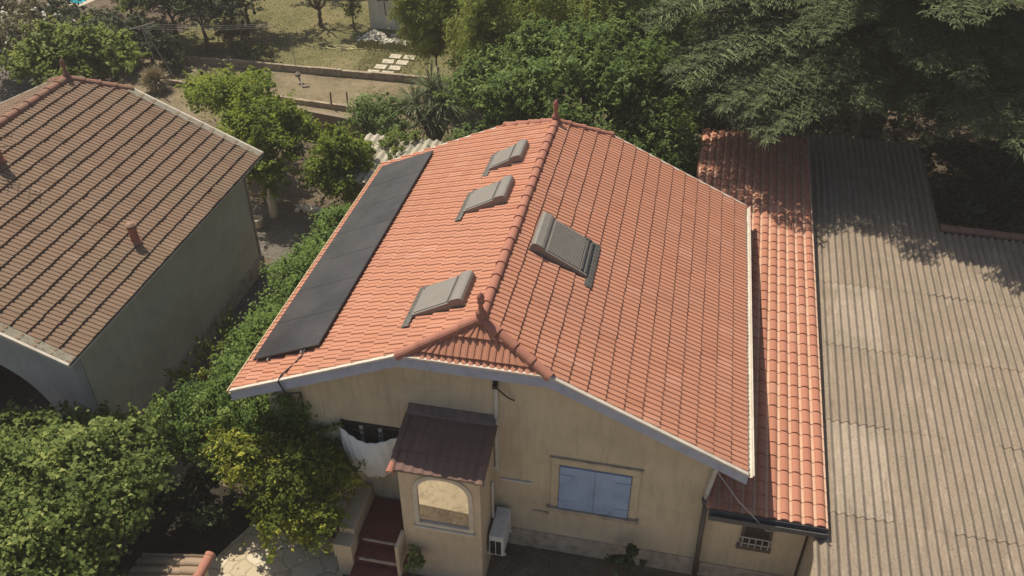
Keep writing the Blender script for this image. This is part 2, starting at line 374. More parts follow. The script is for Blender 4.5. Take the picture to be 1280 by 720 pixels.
# ------------------------------------------------------------------ roof builders
RIB = [(0, 0), (.10, .0), (.15, .021), (.27, .025), (.41, .021), (.45, .002), (.60, .0), (.65, .013), (.78, .015), (.90, .012), (.94, .0)]
def tiles(mb, O, U, Vd, N, lo, hi, vmax, e, period, prof, step, tilew, stagger, rng, taper=0, jit=.004, patch=None):
    O, U, Vd, N = Vector(O), Vector(U), Vector(Vd), Vector(N)
    nc = int(math.ceil(vmax / e - .15))
    for k in range(nc):
        va, vb = k * e, (k + 1) * e
        if k == nc - 1: vb = vmax
        off = stagger * (k % 2)
        la, lb, ha, hb = lo(va), lo(vb), hi(va), hi(vb)
        i0 = int(math.floor((min(la, lb) - off) / period)) - 1; i1 = int(math.ceil((max(ha, hb) - off) / period)) + 1
        pts = []; cache = {}
        for i in range(i0, i1):
            for fr, h in prof:
                u = off + (i + fr) * period; j = int(math.floor((u - off + 1e-6) / tilew))
                if j not in cache: cache[j] = (rng.uniform(-jit, jit), rng.uniform(-1, 1) * jit * 1.5, min(1, max(0, rng.gauss(.5, .22))))
                pts.append((u, h, cache[j], fr))
        rows = [[], [], []]
        for u, h, (dh, dv, rr), fr in pts:
            ua = min(max(u, la), ha); ub = min(max(u, lb), hb)
            rows[0].append(O + U * ua + Vd * (va - .02) + N * (h * (1 - taper) + dh))
            rows[1].append(O + U * ub + Vd * (vb + dv) + N * (h + step + dh))
            rows[2].append(O + U * ub + Vd * (vb + dv - .004) + N * (-.012))
        b = len(mb.v); n = len(pts)
        for r_ in rows: mb.v.extend(tuple(x) for x in r_)
        for i in range(n - 1):
            u0, u1 = pts[i][0], pts[i + 1][0]
            if u1 <= min(la, lb) or u0 >= max(ha, hb): continue
            rr = pts[i][2][2]
            if patch: rr = patch(k, pts[i][0], rr)
            mb.f.append((b + i, b + n + i, b + n + i + 1, b + i + 1)); mb.r.append(rr); mb.m.append(0)
            mb.f.append((b + n + i, b + 2 * n + i, b + 2 * n + i + 1, b + n + i + 1)); mb.r.append(rr * .6); mb.m.append(0)  # drop face toned darker, the course shadow put into its colour

def caps(mb, A, B, N, r=.115, tl=.4, rng=random, flip=False):
    """a row of half round ridge tiles from A up to B, collars at the A side"""
    A, B, N = Vector(A), Vector(B), Vector(N).normalized()
    if flip: A, B = B, A
    D = B - A; L = D.length; d = D / L; n = max(1, round(L / tl)); e = L / n
    s = d.cross(N).normalized(); nn = s.cross(d)
    for k in range(n):
        rr = min(1, max(0, rng.gauss(.5, .22))); jit = rng.uniform(-.006, .006)
        rings = [(-.02, r * 1.08, .010), (.05, r * 1.07, .008), (.055, r * 1.01, .004), (e + .015, r * .92, -.002)]
        vs = []
        for x, rad, up in rings:
            for q in range(9):
                a = PI * (q / 8 * 1.16 - .08)
                vs.append(A + d * (k * e + x) + s * (math.cos(a) * rad + jit) + nn * (math.sin(a) * rad * .92 + up - .03))
        # inner end face
        vs += [A + d * (k * e - .02) + s * (math.cos(PI * q / 8) * rad * .7) + nn * (math.sin(PI * q / 8) * rad * .6 - .03) for q in range(9)]
        fs = [(i * 9 + q, i * 9 + q + 1, (i + 1) * 9 + q + 1, (i + 1) * 9 + q) for i in range(3) for q in range(8)]
        fs += [(36 + q, 36 + q + 1, q + 1, q) for q in range(8)]
        mb.add(vs, fs, rr)

FINIAL = [(.13, -.05), (.13, .02), (.10, .05), (.085, .10), (.105, .13), (.07, .17), (.045, .25), (.04, .32), (.07, .35), (.075, .37), (.05, .39), (.06, .42), (.072, .46), (.055, .51), (.03, .55), (.008, .58)]

RIB2 = [(0, 0), (.16, .000), (.24, .017), (.50, .020), (.78, .017), (.86, .000)]
def gable_roof(root, xr, zr, wl, wr, tl, tr, y0, y1, sn, sf, hx, mat_t, mat_c, seed, e=.362, period=.254, step=.046, stag=.127, cap_r=.10, old=False):
    """tiled roof with clipped gables; ridge along y at x=xr; returns dict of heights"""
    rng = random.Random(seed); nl = math.hypot(1, tl); nr = math.hypot(1, tr)
    hz = zr - hx * tl; hxr = hx * tl / tr
    for side, wd, tt, nn, hh in ((-1, wl, tl, nl, hx), (1, wr, tr, nr, hxr)):
        mb = MB(); vh = hh * nn; vm = wd * nn
        lo = lambda v, vh=vh: y0 + (sn * (1 - v / vh) if v < vh else 0)
        hi = lambda v, vh=vh: y1 - (sf * (1 - v / vh) if v < vh else 0)
        O = (xr, 0, zr); Vd = Vector((side, 0, -tt)) / nn; N = Vector((side * tt, 0, 1)) / nn
        if side > 0 or old: tiles(mb, O, (0, 1, 0), Vd, N, lo, hi, vm, e, period / 2, RIB2, step if old else .031, period, 0, rng, jit=.006 if old else .004)
        else: tiles(mb, O, (0, 1, 0), Vd, N, lo, hi, vm, e, period, RIB, step, period, stag, rng)
        part('roof_slope', mb, mat_t, root)
    for s_, yr, ye in ((-1, y0 + sn, y0), (1, y1 - sf, y1)):
        mb = MB(); dy = abs(ye - yr); dz = zr - hz; Vt = math.hypot(dy, dz)
        Vd = Vector((0, s_ * dy, -dz)) / Vt; N = Vector((0, s_ * dz, dy)) / Vt
        tiles(mb, (xr, yr, zr), (1, 0, 0), Vd, N, lambda v: -hx * v / Vt, lambda v: hxr * v / Vt, Vt + .03, e, period / 2, RIB2, step, period, 0, rng)
        part('hip_slope', mb, mat_t, root)
        for xe in (-hx, hxr):
            mb = MB(); caps(mb, (xr + xe, ye + s_ * .02, hz + .02), (xr, yr, zr + .03), (xe * .5, s_ * .5, 1), cap_r, .42, rng)
            part('hip_cap', mb, mat_c, root, smooth=False)
        mb = MB(); mb.lathe((xr, yr, zr), FINIAL); part('finial', mb, mat_c, root, smooth=True)
    mb = MB(); caps(mb, (xr, y0 + sn, zr + .03), (xr, y1 - sf, zr + .03), (0, 0, 1), cap_r, .42, rng); part('ridge_cap', mb, mat_c, root)
    return hz, hxr

# ------------------------------------------------------------------ main house
AL, AR, TL, TR, LEN, HX, SN, SF = 4.90, 4.93, .4385, .4635, 9.23, 1.42, .56, .75
house = thing('house', (0, .5, 0), 'ochre house with new orange tiled roof, solar panels and four roof windows', 'house')
HZ, HXR = gable_roof(house, 0, 6.0, AL, AR - .015, TL, TR, 0, LEN, SN, SF, HX, M['tile_new'], M['cap_new'], 3)
zl = lambda x: 6 - TL * abs(x) if x < 0 else 6 - TR * x
# walls
WY0, WY1, WXL, WXR = .5, 8.73, -4.45, 4.4
mb = MB()
poly = [(WXL, WY0, -.1), (WXR, WY0, -.1), (WXR, WY0, zl(WXR) - .1), (HXR, WY0, HZ - .09), (-HX, WY0, HZ - .09), (WXL, WY0, zl(WXL) - .1)]
mb.prism(poly, (0, WY1 - WY0, 0)); part('wall', mb, M['wall_ochre'], house)
mb = MB(); mb.box(WXL - .05, WXR + .05, WY0 - .05, WY1 + .05, -.1, .5); part('plinth', mb, M['plinth'], house, bevel=.02)
# roof underside
mb = MB()
for side, wd, tt, hh in ((-1, AL, TL, HX), (1, AR, TR, HXR)):
    mb.add([(0, SN, 5.965), (side * hh, .0, HZ - .035), (side * wd, .0, 6 - wd * tt - .035), (side * wd, LEN, 6 - wd * tt - .035), (side * hh, LEN, HZ - .035), (0, LEN - SF, 5.965)], [(0, 1, 2, 3, 4, 5)])
mb.add([(0, SN, 5.965), (-HX, 0, HZ - .035), (HXR, 0, HZ - .035)], [(0, 1, 2)]); mb.add([(0, LEN - SF, 5.965), (-HX, LEN, HZ - .035), (HXR, LEN, HZ - .035)], [(0, 1, 2)])
part('roof_underside', mb, M['wood'], house)
# bargeboards (blue grey) with cream verge trim along both gables
for y, d in ((-.03, .03), (LEN, .03)):
    for a, b in (((-AL - .02, 6 - AL * TL), (-HX, HZ)), ((-HX, HZ), (HXR, HZ)), ((HXR, HZ), (AR + .02, 6 - AR * TR))):
        mb = MB(); mb.prism([(a[0], y, a[1] - .25), (b[0], y, b[1] - .25), (b[0], y, b[1] - .012), (a[0], y, a[1] - .012)], (0, d, 0)); part('bargeboard', mb, M['blue_board'], house)
        mb = MB(); mb.prism([(a[0], y - .035, a[1] - .01), (b[0], y - .035, b[1] - .01), (b[0], y - .035, b[1] + .034), (a[0], y - .035, a[1] + .034)], (0, .08, 0)); part('verge_trim', mb, M['cream'], house, bevel=.01)
# gutters
def gutter(mb, x, y0, y1, z, r=.07, side=1):
    n = 8; vs = []
    for y in (y0, y1):
        for rr in (r, r - .012):
            for q in range(n + 1):
                a = PI + PI * q / n; vs.append((x + math.cos(a) * rr, y, z + math.sin(a) * rr * 1.0))
    m_ = n + 1; fs = []
    for q in range(n): fs += [(q, q + 1, 2 * m_ + q + 1, 2 * m_ + q), (m_ + q, m_ + q + 1, 3 * m_ + q + 1, 3 * m_ + q), (q, q + 1, m_ + q + 1, m_ + q), (2 * m_ + q, 2 * m_ + q + 1, 3 * m_ + q + 1, 3 * m_ + q)]
    fs += [(0, m_, 3 * m_, 2 * m_), (n, m_ + n, 3 * m_ + n, 2 * m_ + n)]
    mb.add(vs, fs)
mb = MB(); gutter(mb, AR + .055, -.03, LEN + .03, 6 - AR * TR - .01, .055); mb.box(AR + .098, AR + .122, -.03, LEN + .03, 6 - AR * TR - .02, 6 - AR * TR + .012); part('gutter', mb, M['cream'], house)
mb = MB(); gutter(mb, -AL - .04, -.03, LEN + .03, 6 - AL * TL - .03, .045); mb.box(-AL - .098, -AL - .078, -.03, LEN + .03, 6 - AL * TL - .05, 6 - AL * TL - .01); part('gutter', mb, M['cream_gold'], house)

# solar panels on the left slope
nl = math.hypot(1, TL); LU = Vector((0, 1, 0)); LV = Vector((-1, 0, -TL)) / nl; LN = Vector((-TL, 0, 1)) / nl
nr = math.hypot(1, TR); RV = Vector((1, 0, -TR)) / nr; RN = Vector((TR, 0, 1)) / nr
RO = Vector((0, 0, 6.0))
def solar(i):
    y0 = .70 + i * 1.152
    f = MB(); a0, a1 = 3.22 * nl, 4.69 * nl
    f.obox(RO, LU, LV, LN, y0, y0 + 1.149, a0, a1, .10, .132)
    o = part('solar_panel', f, M['solar_frame'], house, bevel=.004)
    g = MB(); g.obox(RO, LU, LV, LN, y0 + .006, y0 + 1.143, a0 + .01, a1 - .01, .13, .136); part('glass', g, M['solar'], o)
for i in range(7): solar(i)
for a in (3.6, 4.35):
    mb = MB(); mb.obox(RO, LU, LV, LN, .63, 8.85, a * nl - .02, a * nl + .02, .05, .099); part('solar_rail', mb, M['alu'], house)
def rp(side, x, y, h):  # point on a slope: |x|, y, height above it
    return RO + (LV if side < 0 else RV) * (x * (nl if side < 0 else nr)) + Vector((0, y, 0)) + (LN if side < 0 else RN) * h
mb = MB(); mb.tube([rp(-1, 3.52, .72, .1), rp(-1, 3.56, .55, .06), rp(-1, 3.66, .3, .055), rp(-1, 3.78, .06, .06), rp(-1, 3.8, -.08, .03), rp(-1, 3.8, -.1, -.25), Vector((-3.72, .05, 3.95)), Vector((-3.7, .45, 3.6)), Vector((-3.7, .46, 2.3))], .018, 6); part('solar_cable', mb, M['rubber'], house)

# roof windows with grey rolling shutters
def skylight(side, x0, x1, y0, y1, slat=False, wrapper=None):
    nn, Vd, N = (nl, LV, LN) if side < 0 else (nr, RV, RN)
    a0, a1 = x0 * nn, x1 * nn; L = a1 - a0
    prof = [(a1, .02), (a1, .105), (a0 + .30, .175), (a0 + .255, .212), (a0 + .20, .230), (a0 + .06, .230), (a0 + .015, .205), (a0, .15), (a0, .02)]
    f = MB(); f.prism([RO + LU * y0 + Vd * v + N * h for v, h in prof], LU * (y1 - y0))
    w_ = part('roof_window', f, M['shutter_grey'], house, bevel=.008, label='large roof window with slatted shutter' if slat else None)
    s_ = MB(); yy0, yy1 = y0 + .05, y1 - .05
    def hh(v): return .105 + (.175 - .105) * (a1 - v) / (a1 - a0 - .30)
    if slat:
        n = 26; va, vb = a0 + .33, a1 - .20
        for k in range(n):
            p0 = va + (vb - va) * k / n; p1 = va + (vb - va) * (k + 1) / n - .006
            s_.prism([RO + LU * yy0 + Vd * v + N * h for v, h in ((p0, hh(p0) + .002), (p0 + .006, hh(p0) + .017), (p1 - .004, hh(p1) + .017), (p1, hh(p1) + .002))], LU * (yy1 - yy0))
        part('rolling_shutter', s_, M['shutter_grey'], w_)
        g_ = MB(); g_.obox(RO, LU, Vd, N, yy0, yy1, a1 - .17, a1 - .145, hh(a1 - .1) + .004, hh(a1 - .1) + .05); g_.obox(RO, LU, Vd, N, yy0, yy1, a1 - .07, a1 - .045, hh(a1) - .01, hh(a1) + .035)
        part('end_bar', g_, M['shutter_dark'], w_)
        h_ = MB(); h_.obox(RO, LU, Vd, N, yy1 - .02, yy1 + .03, a1 - .28, a1 - .08, hh(a1 - .2) + .004, hh(a1 - .2) + .02); part('side_rail', h_, M['shutter_dark'], w_)
    else:
        s_.prism([RO + LU * yy0 + Vd * v + N * h for v, h in ((a1 - .05, hh(a1 - .05) + .002), (a1 - .05, hh(a1 - .05) + .014), (a0 + .33, hh(a0 + .33) + .014), (a0 + .33, hh(a0 + .33) + .002))], LU * (yy1 - yy0))
        part('rolling_shutter', s_, M['shutter_grey'], w_)
        l_ = MB()
        l_.obox(RO, LU, Vd, N, yy0 - .012, yy1 + .012, a0 + .305, a0 + .322, .172, .190); part('shutter_lip', l_, M['shutter_dark'], w_)
        h_ = MB(); h_.obox(RO, LU, Vd, N, y1 - .09, y1 + .005, a1 - .10, a1 - .02, .03, hh(a1) + .02); part('end_bar', h_, M['shutter_dark'], w_)
    # pleated lead flashing below, moulded over the tiles
    fl = MB(); n = 44; rows = [(a1 - .01, .05), (a1 + .07, .05), (a1 + .155, .034), (a1 + .16, .0)]
    vs = []
    ya, yb = y0 - .26, y1 + .06
    for q in range(n + 1):
        y = ya + (yb - ya) * q / n; ph = (y / .127) % 1
        b_ = .012 + .018 * (1 - math.cos(2 * PI * ph)) / 2
        for v, h in rows: vs.append(RO + LU * y + Vd * v + N * (h + b_))
    fl.add(vs, [(q * 4 + j, q * 4 + 4 + j, q * 4 + 5 + j, q * 4 + 1 + j) for q in range(n) for j in range(3)])
    part('lead_flashing', fl, M['zinc'], w_)
skylight(-1, .40, 1.42, 1.02, 1.92)
skylight(-1, .40, 1.37, 4.72, 5.62)
skylight(-1, .42, 1.22, 6.58, 7.40)
skylight(1, .36, 1.52, 3.05, 4.26, True)

# gable window with blue shutters
win = MB()
for x0, x1, z0, z1 in ((1.36, 1.52, 1.422, 2.66), (2.94, 3.10, 1.422, 2.66), (1.36, 3.10, 2.662, 2.82)): win.box(x0, x1, .47, .499, z0, z1)
wo = part('window', win, M['wall_ochre'], house, bevel=.006)
mb = MB(); mb.box(1.30, 3.16, .40, .499, 1.33, 1.42); part('sill', mb, M['plinth'], wo, bevel=.01)
mb = MB(); mb.box(1.32, 3.14, .455, .499, 2.822, 2.86); part('drip_mould', mb, M['plinth'], wo, bevel=.008)
for x0, x1 in ((1.535, 2.228), (2.236, 2.925)):
    mb = MB(); mb.box(x0, x1, .44, .485, 1.44, 2.645)
    for k in range(1, 6): xx = x0 + (x1 - x0) * k / 6; mb.box(xx - .004, xx + .004, .437, .4395, 1.45, 2.635)
    sh = part('shutter', mb, M['blue_shutter'], wo, bevel=.004)
    for z in (1.66, 2.42):
        hb = MB(); hb.box(x0 - .02 if x0 < 2 else x1 - .28, x0 + .28 if x0 < 2 else x1 + .02, .428, .4365, z - .02, z + .02); part('hinge', hb, M['blue_shutter'], sh)
# barred window behind the cloth
wb = MB()
for x0, x1, z0, z1 in ((-2.95, -2.88, 1.75, 2.98), (-1.78, -1.72, 1.75, 2.92), (-2.95, -1.72, 2.91, 2.97), (-2.95, -1.72, 1.70, 1.76)): wb.box(x0, x1, .465, .499, z0, z1)
wbo = part('window', wb, M['black'], house)
mb = MB(); mb.box(-2.88, -1.78, .485, .499, 1.76, 2.91); part('pane', mb, M['dark_glass'], wbo)
gr = MB()
for k in range(8): x = -2.88 + k * .157; gr.tube([(x, .40, 1.78), (x, .40, 2.86)], .011, 6)
for z in (1.8, 2.32, 2.70, 2.84): gr.box(-2.93, -1.74, .392, .408, z - .014, z + .014)
for x in (-2.90, -1.76):
    for z in (1.82, 2.84): gr.box(x - .012, x + .012, .40, .498, z - .012, z + .012)
part('grille', gr, M['black'], wbo)
fr = MB()
for x in (-2.52, -2.12): fr.box(x - .035, x + .035, .45, .484, 1.76, 2.91)
part('mullion', fr, M['pvc'], wbo)
# cloth
cl = MB(); nx, nz = 34, 22; vs = []
rc = random.Random(5)
for j in range(nz + 1):
    for i in range(nx + 1):
        a = i / nx; b = j / nz
        sag = -.16 * math.sin(PI * a) ** 1.3 * (1 - b * .2)
        x = -2.96 + 1.24 * a + .05 * b * (1 - 2 * a)
        drop = 1.0 + .22 * math.sin(PI * min(1, a * 1.12)) ** .7
        z = 2.90 + sag * 1.1 - drop * b - .06 * a
        y = .375 - .20 * math.sin(PI * a) * (math.sin(PI * min(1, .25 + b * .75))) - .015 * math.sin(a * 23 + b * 5) * b - .012 * math.sin(a * 41 - b * 9)
        vs.append((x, y, z))
cl.add(vs, [(j * (nx + 1) + i, j * (nx + 1) + i + 1, (j + 1) * (nx + 1) + i + 1, (j + 1) * (nx + 1) + i) for j in range(nz) for i in range(nx)])
sh = single('sheet', cl, M['cloth'], (-2.3, .35, 1.8), 'white cloth sagging from the black window bars beside the porch', 'cloth', smooth=True)
sm = sh.modifiers.new('thick', 'SOLIDIFY'); sm.thickness = .006

# conduits, downpipes, wires on the gable wall
mb = MB(); mb.box(.24, .31, .43, .498, 2.35, 4.52); mb.obox((.24, .43, 2.36), (1, 0, 0), (0, 1, 0), (0, 0, 1), -.16, .07, 0, .066, -.08, -.005); part('conduit', mb, M['pvc'], house, bevel=.008)
mb = MB(); mb.box(.36, .98, .455, .498, 1.97, 2.01); part('conduit', mb, M['white_metal'], house, bevel=.006)
mb = MB(); mb.box(.225, .305, .36, .498, 4.53, 4.62); mb.tube([(.30, .36, 4.58), (.5, .38, 4.36), (.62, .46, 4.22)], .014, 6); mb.tube([(.27, .40, 4.6), (.25, .32, 4.74)], .012, 6); part('cable_bracket', mb, M['black'], house)
mb = MB(); mb.tube([(4.62, .3, 3.52), (4.45, .36, 3.38), (4.42, .40, 3.2), (4.36, .40, 2.62), (4.36, .40, 2.45)], .05, 10); part('downpipe', mb, M['pvc'], house, smooth=True)
mb = MB(); mb.tube([(4.36, .38, 2.44), (4.37, .38, 2.28)], [.085, .06], 10); mb.tube([(4.37, .38, 2.30), (4.42, .40, .1)], .05, 10); part('downpipe', mb, M['dark_pvc'], house, smooth=True)
mb = MB(); mb.tube([(4.40, .42, 3.30), (4.9, .1, 2.86), (5.5, -.02, 2.3), (5.75, .3, 1.95), (5.8, .48, 1.85)], .009, 5); part('wire', mb, M['pvc'], house)
mb = MB(); mb.box(1.0, 1.34, .47, .498, 1.14, 1.18); part('vent_ledge', mb, M['plinth'], house)

# ------------------------------------------------------------------ porch tower in front of the gable
PX0, PX1, PY0, PY1 = -1.37, .21, -.70, .495
porch = thing('porch', (-.6, -.1, 0), 'small rendered porch with dark red tiled lean-to roof and arched window', 'porch')
def arch_wall(mb, x0, x1, z0, z1, y0, y1, cx, hw, zb, zs, zt, n=24, pw=2.6):
    xs = [x0, cx - hw] + [cx - hw * math.cos(PI * k / n) for k in range(1, n)] + [cx + hw, x1]
    def top(x):
        q = min(1, abs(x - cx) / hw); return zs + (zt - zs) * (1 - q ** pw) ** (1 / pw)
    for a, b in zip(xs[:-1], xs[1:]):
        inside = a >= cx - hw - 1e-6 and b <= cx + hw + 1e-6
        if not inside: mb.box(a, b, y0, y1, z0, z1); continue
        if zb > z0: mb.box(a, b, y0, y1, z0, zb)
        mb.prism([(a, y0, top(a)), (b, y0, top(b)), (b, y0, z1), (a, y0, z1)], (0, y1 - y0, 0))
    return top
mb = MB()
ztop = lambda y: 3.28 + .25 * (y + .8)
PC, PW = -.52, .54
arch_wall(mb, PX0, PX1, 0, 3.26, PY0, PY0 + .14, PC, PW, 1.72, 2.55, 3.10, pw=2.5)
for x0, x1 in ((PX0, PX0 + .14), (PX1 - .14, PX1)):
    mb.prism([(x0, PY0 + .141, 0), (x0, PY1, 0), (x0, PY1, ztop(PY1) - .02), (x0, PY0 + .141, ztop(PY0 + .14) - .02)], (x1 - x0, 0, 0))
part('wall', mb, M['wall_porch'], porch)
mb = MB(); mb.box(PX0 + .15, PX1 - .15, PY0 + .5, PY0 + .52, .1, 3.2); part('curtain', mb, M['wall_porch'], porch)
# frame following the arch
def top_(x, hw=PW): q = min(1, abs(x - PC) / hw); return 2.55 + .55 * (1 - q ** 2.5) ** (1 / 2.5)
ring = [(PC - PW, 1.72)] + [(PC - PW * math.cos(PI * k / 26), top_(PC - PW * math.cos(PI * k / 26))) for k in range(27)] + [(PC + PW, 1.72)]
cx_, cz_ = PC, 2.4
mb = MB(); n = len(ring); vs = []
for y in (PY0 - .025, PY0 + .05):
    for sc in (1.0, .0):
        for x, z in ring:
            if sc: vs.append((x + (.045 if x > PC else -.045) * (abs(x - PC) / PW), y, z + (.045 if z > 1.9 else -.05)))
            else: vs.append((PC + (x - PC) * .93, y, cz_ + (z - cz_) * .945))
fs = []
for k in range(n):
    k2 = (k + 1) % n
    fs += [(k, k2, n + k2, n + k), (2 * n + k, 2 * n + k2, 3 * n + k2, 3 * n + k), (k, k2, 2 * n + k2, 2 * n + k), (n + k, n + k2, 3 * n + k2, 3 * n + k)]
mb.add(vs, fs); pwin = part('window', mb, M['cream'], porch)
mb = MB(); mb.add([(PC + (x - PC) * .94, PY0 + .02, cz_ + (z - cz_) * .95) for x, z in ring], [tuple(range(n))]); part('pane', mb, M['mirror_glass'], pwin)
mb = MB(); mb.box(PC - PW - .08, PC + PW + .08, PY0 - .06, PY0 - .002, 1.60, 1.665); part('sill', mb, M['cream'], pwin, bevel=.01)
# its roof
mb = MB(); sl = math.atan2(.25, 1); Vd = Vector((0, -math.cos(sl), -math.sin(sl))); N = Vector((0, -math.sin(sl), math.cos(sl)))
PROOF = [(0, 0), (.1, .0), (.2, .011), (.4, .018), (.6, .011), (.7, 0)]
tiles(mb, (0, .40, 3.61), (1, 0, 0), Vd, N, lambda v: -1.45, lambda v: .26, 1.28, .43, .19, PROOF, .016, .19, 0, random.Random(8), jit=.004)
part('roof_slope', mb, M['tile_porch'], porch)
mb = MB(); mb.prism([(-1.44, PY0 - .10, ztop(PY0 - .1) - .03), (-1.44, PY1, ztop(PY1) - .03), (-1.44, PY1, ztop(PY1) - .07), (-1.44, PY0 - .1, ztop(PY0 - .1) - .07)], (1.69, 0, 0)); part('roof_deck', mb, M['wood'], porch)
mb = MB(); mb.prism([(-1.47, .30, 3.60), (-1.47, .495, 3.70), (-1.47, .495, 3.74), (-1.47, .30, 3.645)], (1.75, 0, 0)); part('top_flashing', mb, M['porch_flash'], porch, bevel=.01)
for x in (-1.44, .25):
    mb = MB(); caps(mb, (x, -.86, 3.30), (x, .34, 3.61), (0, 0, 1), .075, .40, random.Random(int(x * 10))); part('verge_tile', mb, M['tile_porch'] if x > 0 else M['tile_porch'], porch)
mb = MB(); caps(mb, (-1.44, -.90, 3.31), (-1.44, -.72, 3.35), (0, 0, 1), .07, .18, random.Random(4)); part('verge_tile', mb, M['cap_new'], porch, label='new orange end tile at the eave corner')

# steps and landing
steps = thing('entrance_steps', (-1.95, -.6, 0), 'dark red tiled landing and steps with pale nosings left of the porch', 'steps')
mb = MB(); mb.box(-2.42, -1.375, -.62, .444, 0, .80); part('landing', mb, M['red_floor'], steps)
for k in range(3):
    z = .80 - .2 * (k + 1) + .0; y1 = -.622 - .32 * k
    mb = MB(); mb.box(-2.42, -1.375, y1 - .318, y1, 0, z); o = part('step', mb, M['red_floor'], steps)
    mb = MB(); mb.box(-2.30 + .2 * k, -1.5, y1 - .36, y1 - .3185, z - .04, z + .006); part('nosing', mb, M['step_edge'], o, bevel=.006)
mb = MB(); mb.box(-2.30, -1.38, -.66, -.6225, .765, .806); part('nosing', mb, M['step_edge'], steps, bevel=.006)
par = MB(); par.box(-2.75, -2.43, -.75, .44, 0, 1.18)
single('parapet', par, M['wall_porch'], (-2.6, -.15, 0), 'low rendered parapet wall beside the red steps', 'parapet', bevel=.02)
mb = MB(); mb.box(-2.76, -2.42, -1.02, -.756, 0, .62); mb.box(-2.79, -2.40, -1.05, -.75, .621, 1.02)
single('pillar', mb, M['wall_porch'], (-2.6, -.9, 0), 'short white pillar at the foot of the parapet', 'pillar', bevel=.015)
mb = MB(); 
for k in range(10):
    a = PI * (k / 9) ; 
poly = [(-1.37, -.703 - .0, 0)]
poly = [(-1.46 , -1.1, 0), (-1.378, -1.1, 0), (-1.378, -.64, 0), (-1.46, -.64, 0)]
mb.prism(poly, (0, 0, 1.32)); single('side_wall', mb, M['wall_porch'], (-1.42, -.9, 0), 'low curved wing wall at the left edge of the porch front', 'wing wall', bevel=.03)

# air conditioner
ac = thing('air_conditioner', (.42, .05, .55), 'white outdoor air conditioner on the right side of the porch', 'air conditioner')
mb = MB(); mb.box(.27, .57, -.36, .42, .62, 1.20); part('casing', mb, M['white_metal'], ac, bevel=.02)
mb = MB(); 
for k in range(9): mb.box(.30, .40, -.378, -.361, .68 + k * .045, .68 + k * .045 + .026)
for k in range(9): mb.box(.42, .52, -.378, -.361, .68 + k * .045, .68 + k * .045 + .026)
part('grille', mb, M['black'], ac)
for y_ in (-.30, .30):
    mb = MB(); mb.box(.212, .60, y_, y_ + .04, .57, .618); part('bracket', mb, M['white_metal'], ac)
mb = MB(); mb.tube([(.255, .10, 2.3), (.25, .10, 1.7), (.25, .12, 1.2), (.30, .14, 1.203)], .03, 8); part('pipe', mb, M['pvc'], ac)

# ------------------------------------------------------------------ annex with canal tiles
annex = thing('annex', (5.4, .5, 0), 'narrow annex with orange barrel tile roof between house and corrugated shed', 'annex')
SA = .07; ca = math.atan(SA); RT = .0192
AYT, AYB, AZB = 13.95, .10, 2.485
AXR = lambda y: 6.55 + RT * (y - AYB)
za = lambda y: AZB + SA * (y - AYB)
Ua = Vector((1, -RT, 0)).normalized(); hd = Vector((-RT, -1, 0)).normalized()
Vd = hd * math.cos(ca) + Vector((0, 0, -math.sin(ca))); N = Ua.cross(-Vd)
CAN = [(0, .0), (.12, .002), (.17, .030), (.27, .050), (.42, .062), (.60, .062), (.75, .050), (.86, .030), (.93, .002)]
mb = MB()
vl = (AYT - AYB) / math.cos(ca); vsplit = (AYT - 8.9) / math.cos(ca)
tiles(mb, (AXR(AYT), AYT, za(AYT)), Ua, Vd, N, lambda v: -3.12 if v < vsplit else -2.185, lambda v: 0.02, vl, .335, .2185, CAN, .012, .2185, 0, random.Random(21), taper=.22, jit=.003, patch=lambda k, u, rr: 1.0 if ((u / .2185) % 1) > .92 or ((u / .2185) % 1) < .155 else min(rr, .8))
part('roof_slope', mb, M['tile_canal'], annex)
mb = MB(); mb.prism([(4.41, AYB + .02, za(AYB) - .02), (4.62, AYT, za(AYT) - .02), (4.62, AYT, za(AYT) - .07), (4.41, AYB + .02, za(AYB) - .07)], (2.12, 0, 0)); mb.prism([(3.64, 8.9, za(8.9) - .02), (3.72, AYT, za(AYT) - .02), (3.72, AYT, za(AYT) - .07), (3.64, 8.9, za(8.9) - .07)], (.76, 0, 0)); part('roof_deck', mb, M['wood'], annex)
mb = MB(); mb.prism([(4.41, .5, -.1), (4.62, 13.8, -.1), (4.62, 13.8, za(13.8) - .08), (4.41, .5, za(.5) - .08)], (1.94, 0, 0)); mb.prism([(3.75, 8.95, -.1), (3.8, 13.8, -.1), (3.8, 13.8, za(13.8) - .08), (3.75, 8.95, za(8.95) - .08)], (.64, 0, 0)); part('wall', mb, M['wall_ochre'], annex)
mb = MB(); mb.prism([(4.42, -.02, 2.34), (4.42, .09, 2.34), (4.42, .09, 2.50), (4.42, .07, 2.51), (4.42, .065, 2.37), (4.42, -.005, 2.37), (4.42, -.012, 2.47), (4.42, -.03, 2.47)], (2.15, 0, 0)); part('gutter', mb, M['dark_gutter'], annex)
mb = MB(); mb.box(5.70, 6.45, .02, .04, 2.325, 2.338); part('gutter_flashing', mb, M['cream'], annex)
mb = MB()
for x0, x1, z0, z1 in ((5.16, 5.22, 1.2, 1.82), (5.68, 5.74, 1.2, 1.82), (5.16, 5.74, 1.77, 1.83), (5.12, 5.78, 1.06, 1.20)): mb.box(x0, x1, .455, .499, z0, z1)
aw = part('window', mb, M['dark_pvc'], annex, bevel=.005)
mb = MB(); mb.box(5.22, 5.68, .485, .498, 1.2, 1.77); part('pane', mb, M['dark_glass'], aw)
mb = MB()
for z in (1.32, 1.5): mb.box(5.14, 5.76, .40, .415, z - .012, z + .012)
for k in range(5): x = 5.2 + k * .125; mb.box(x - .008, x + .008, .40, .415, 1.22, 1.52)
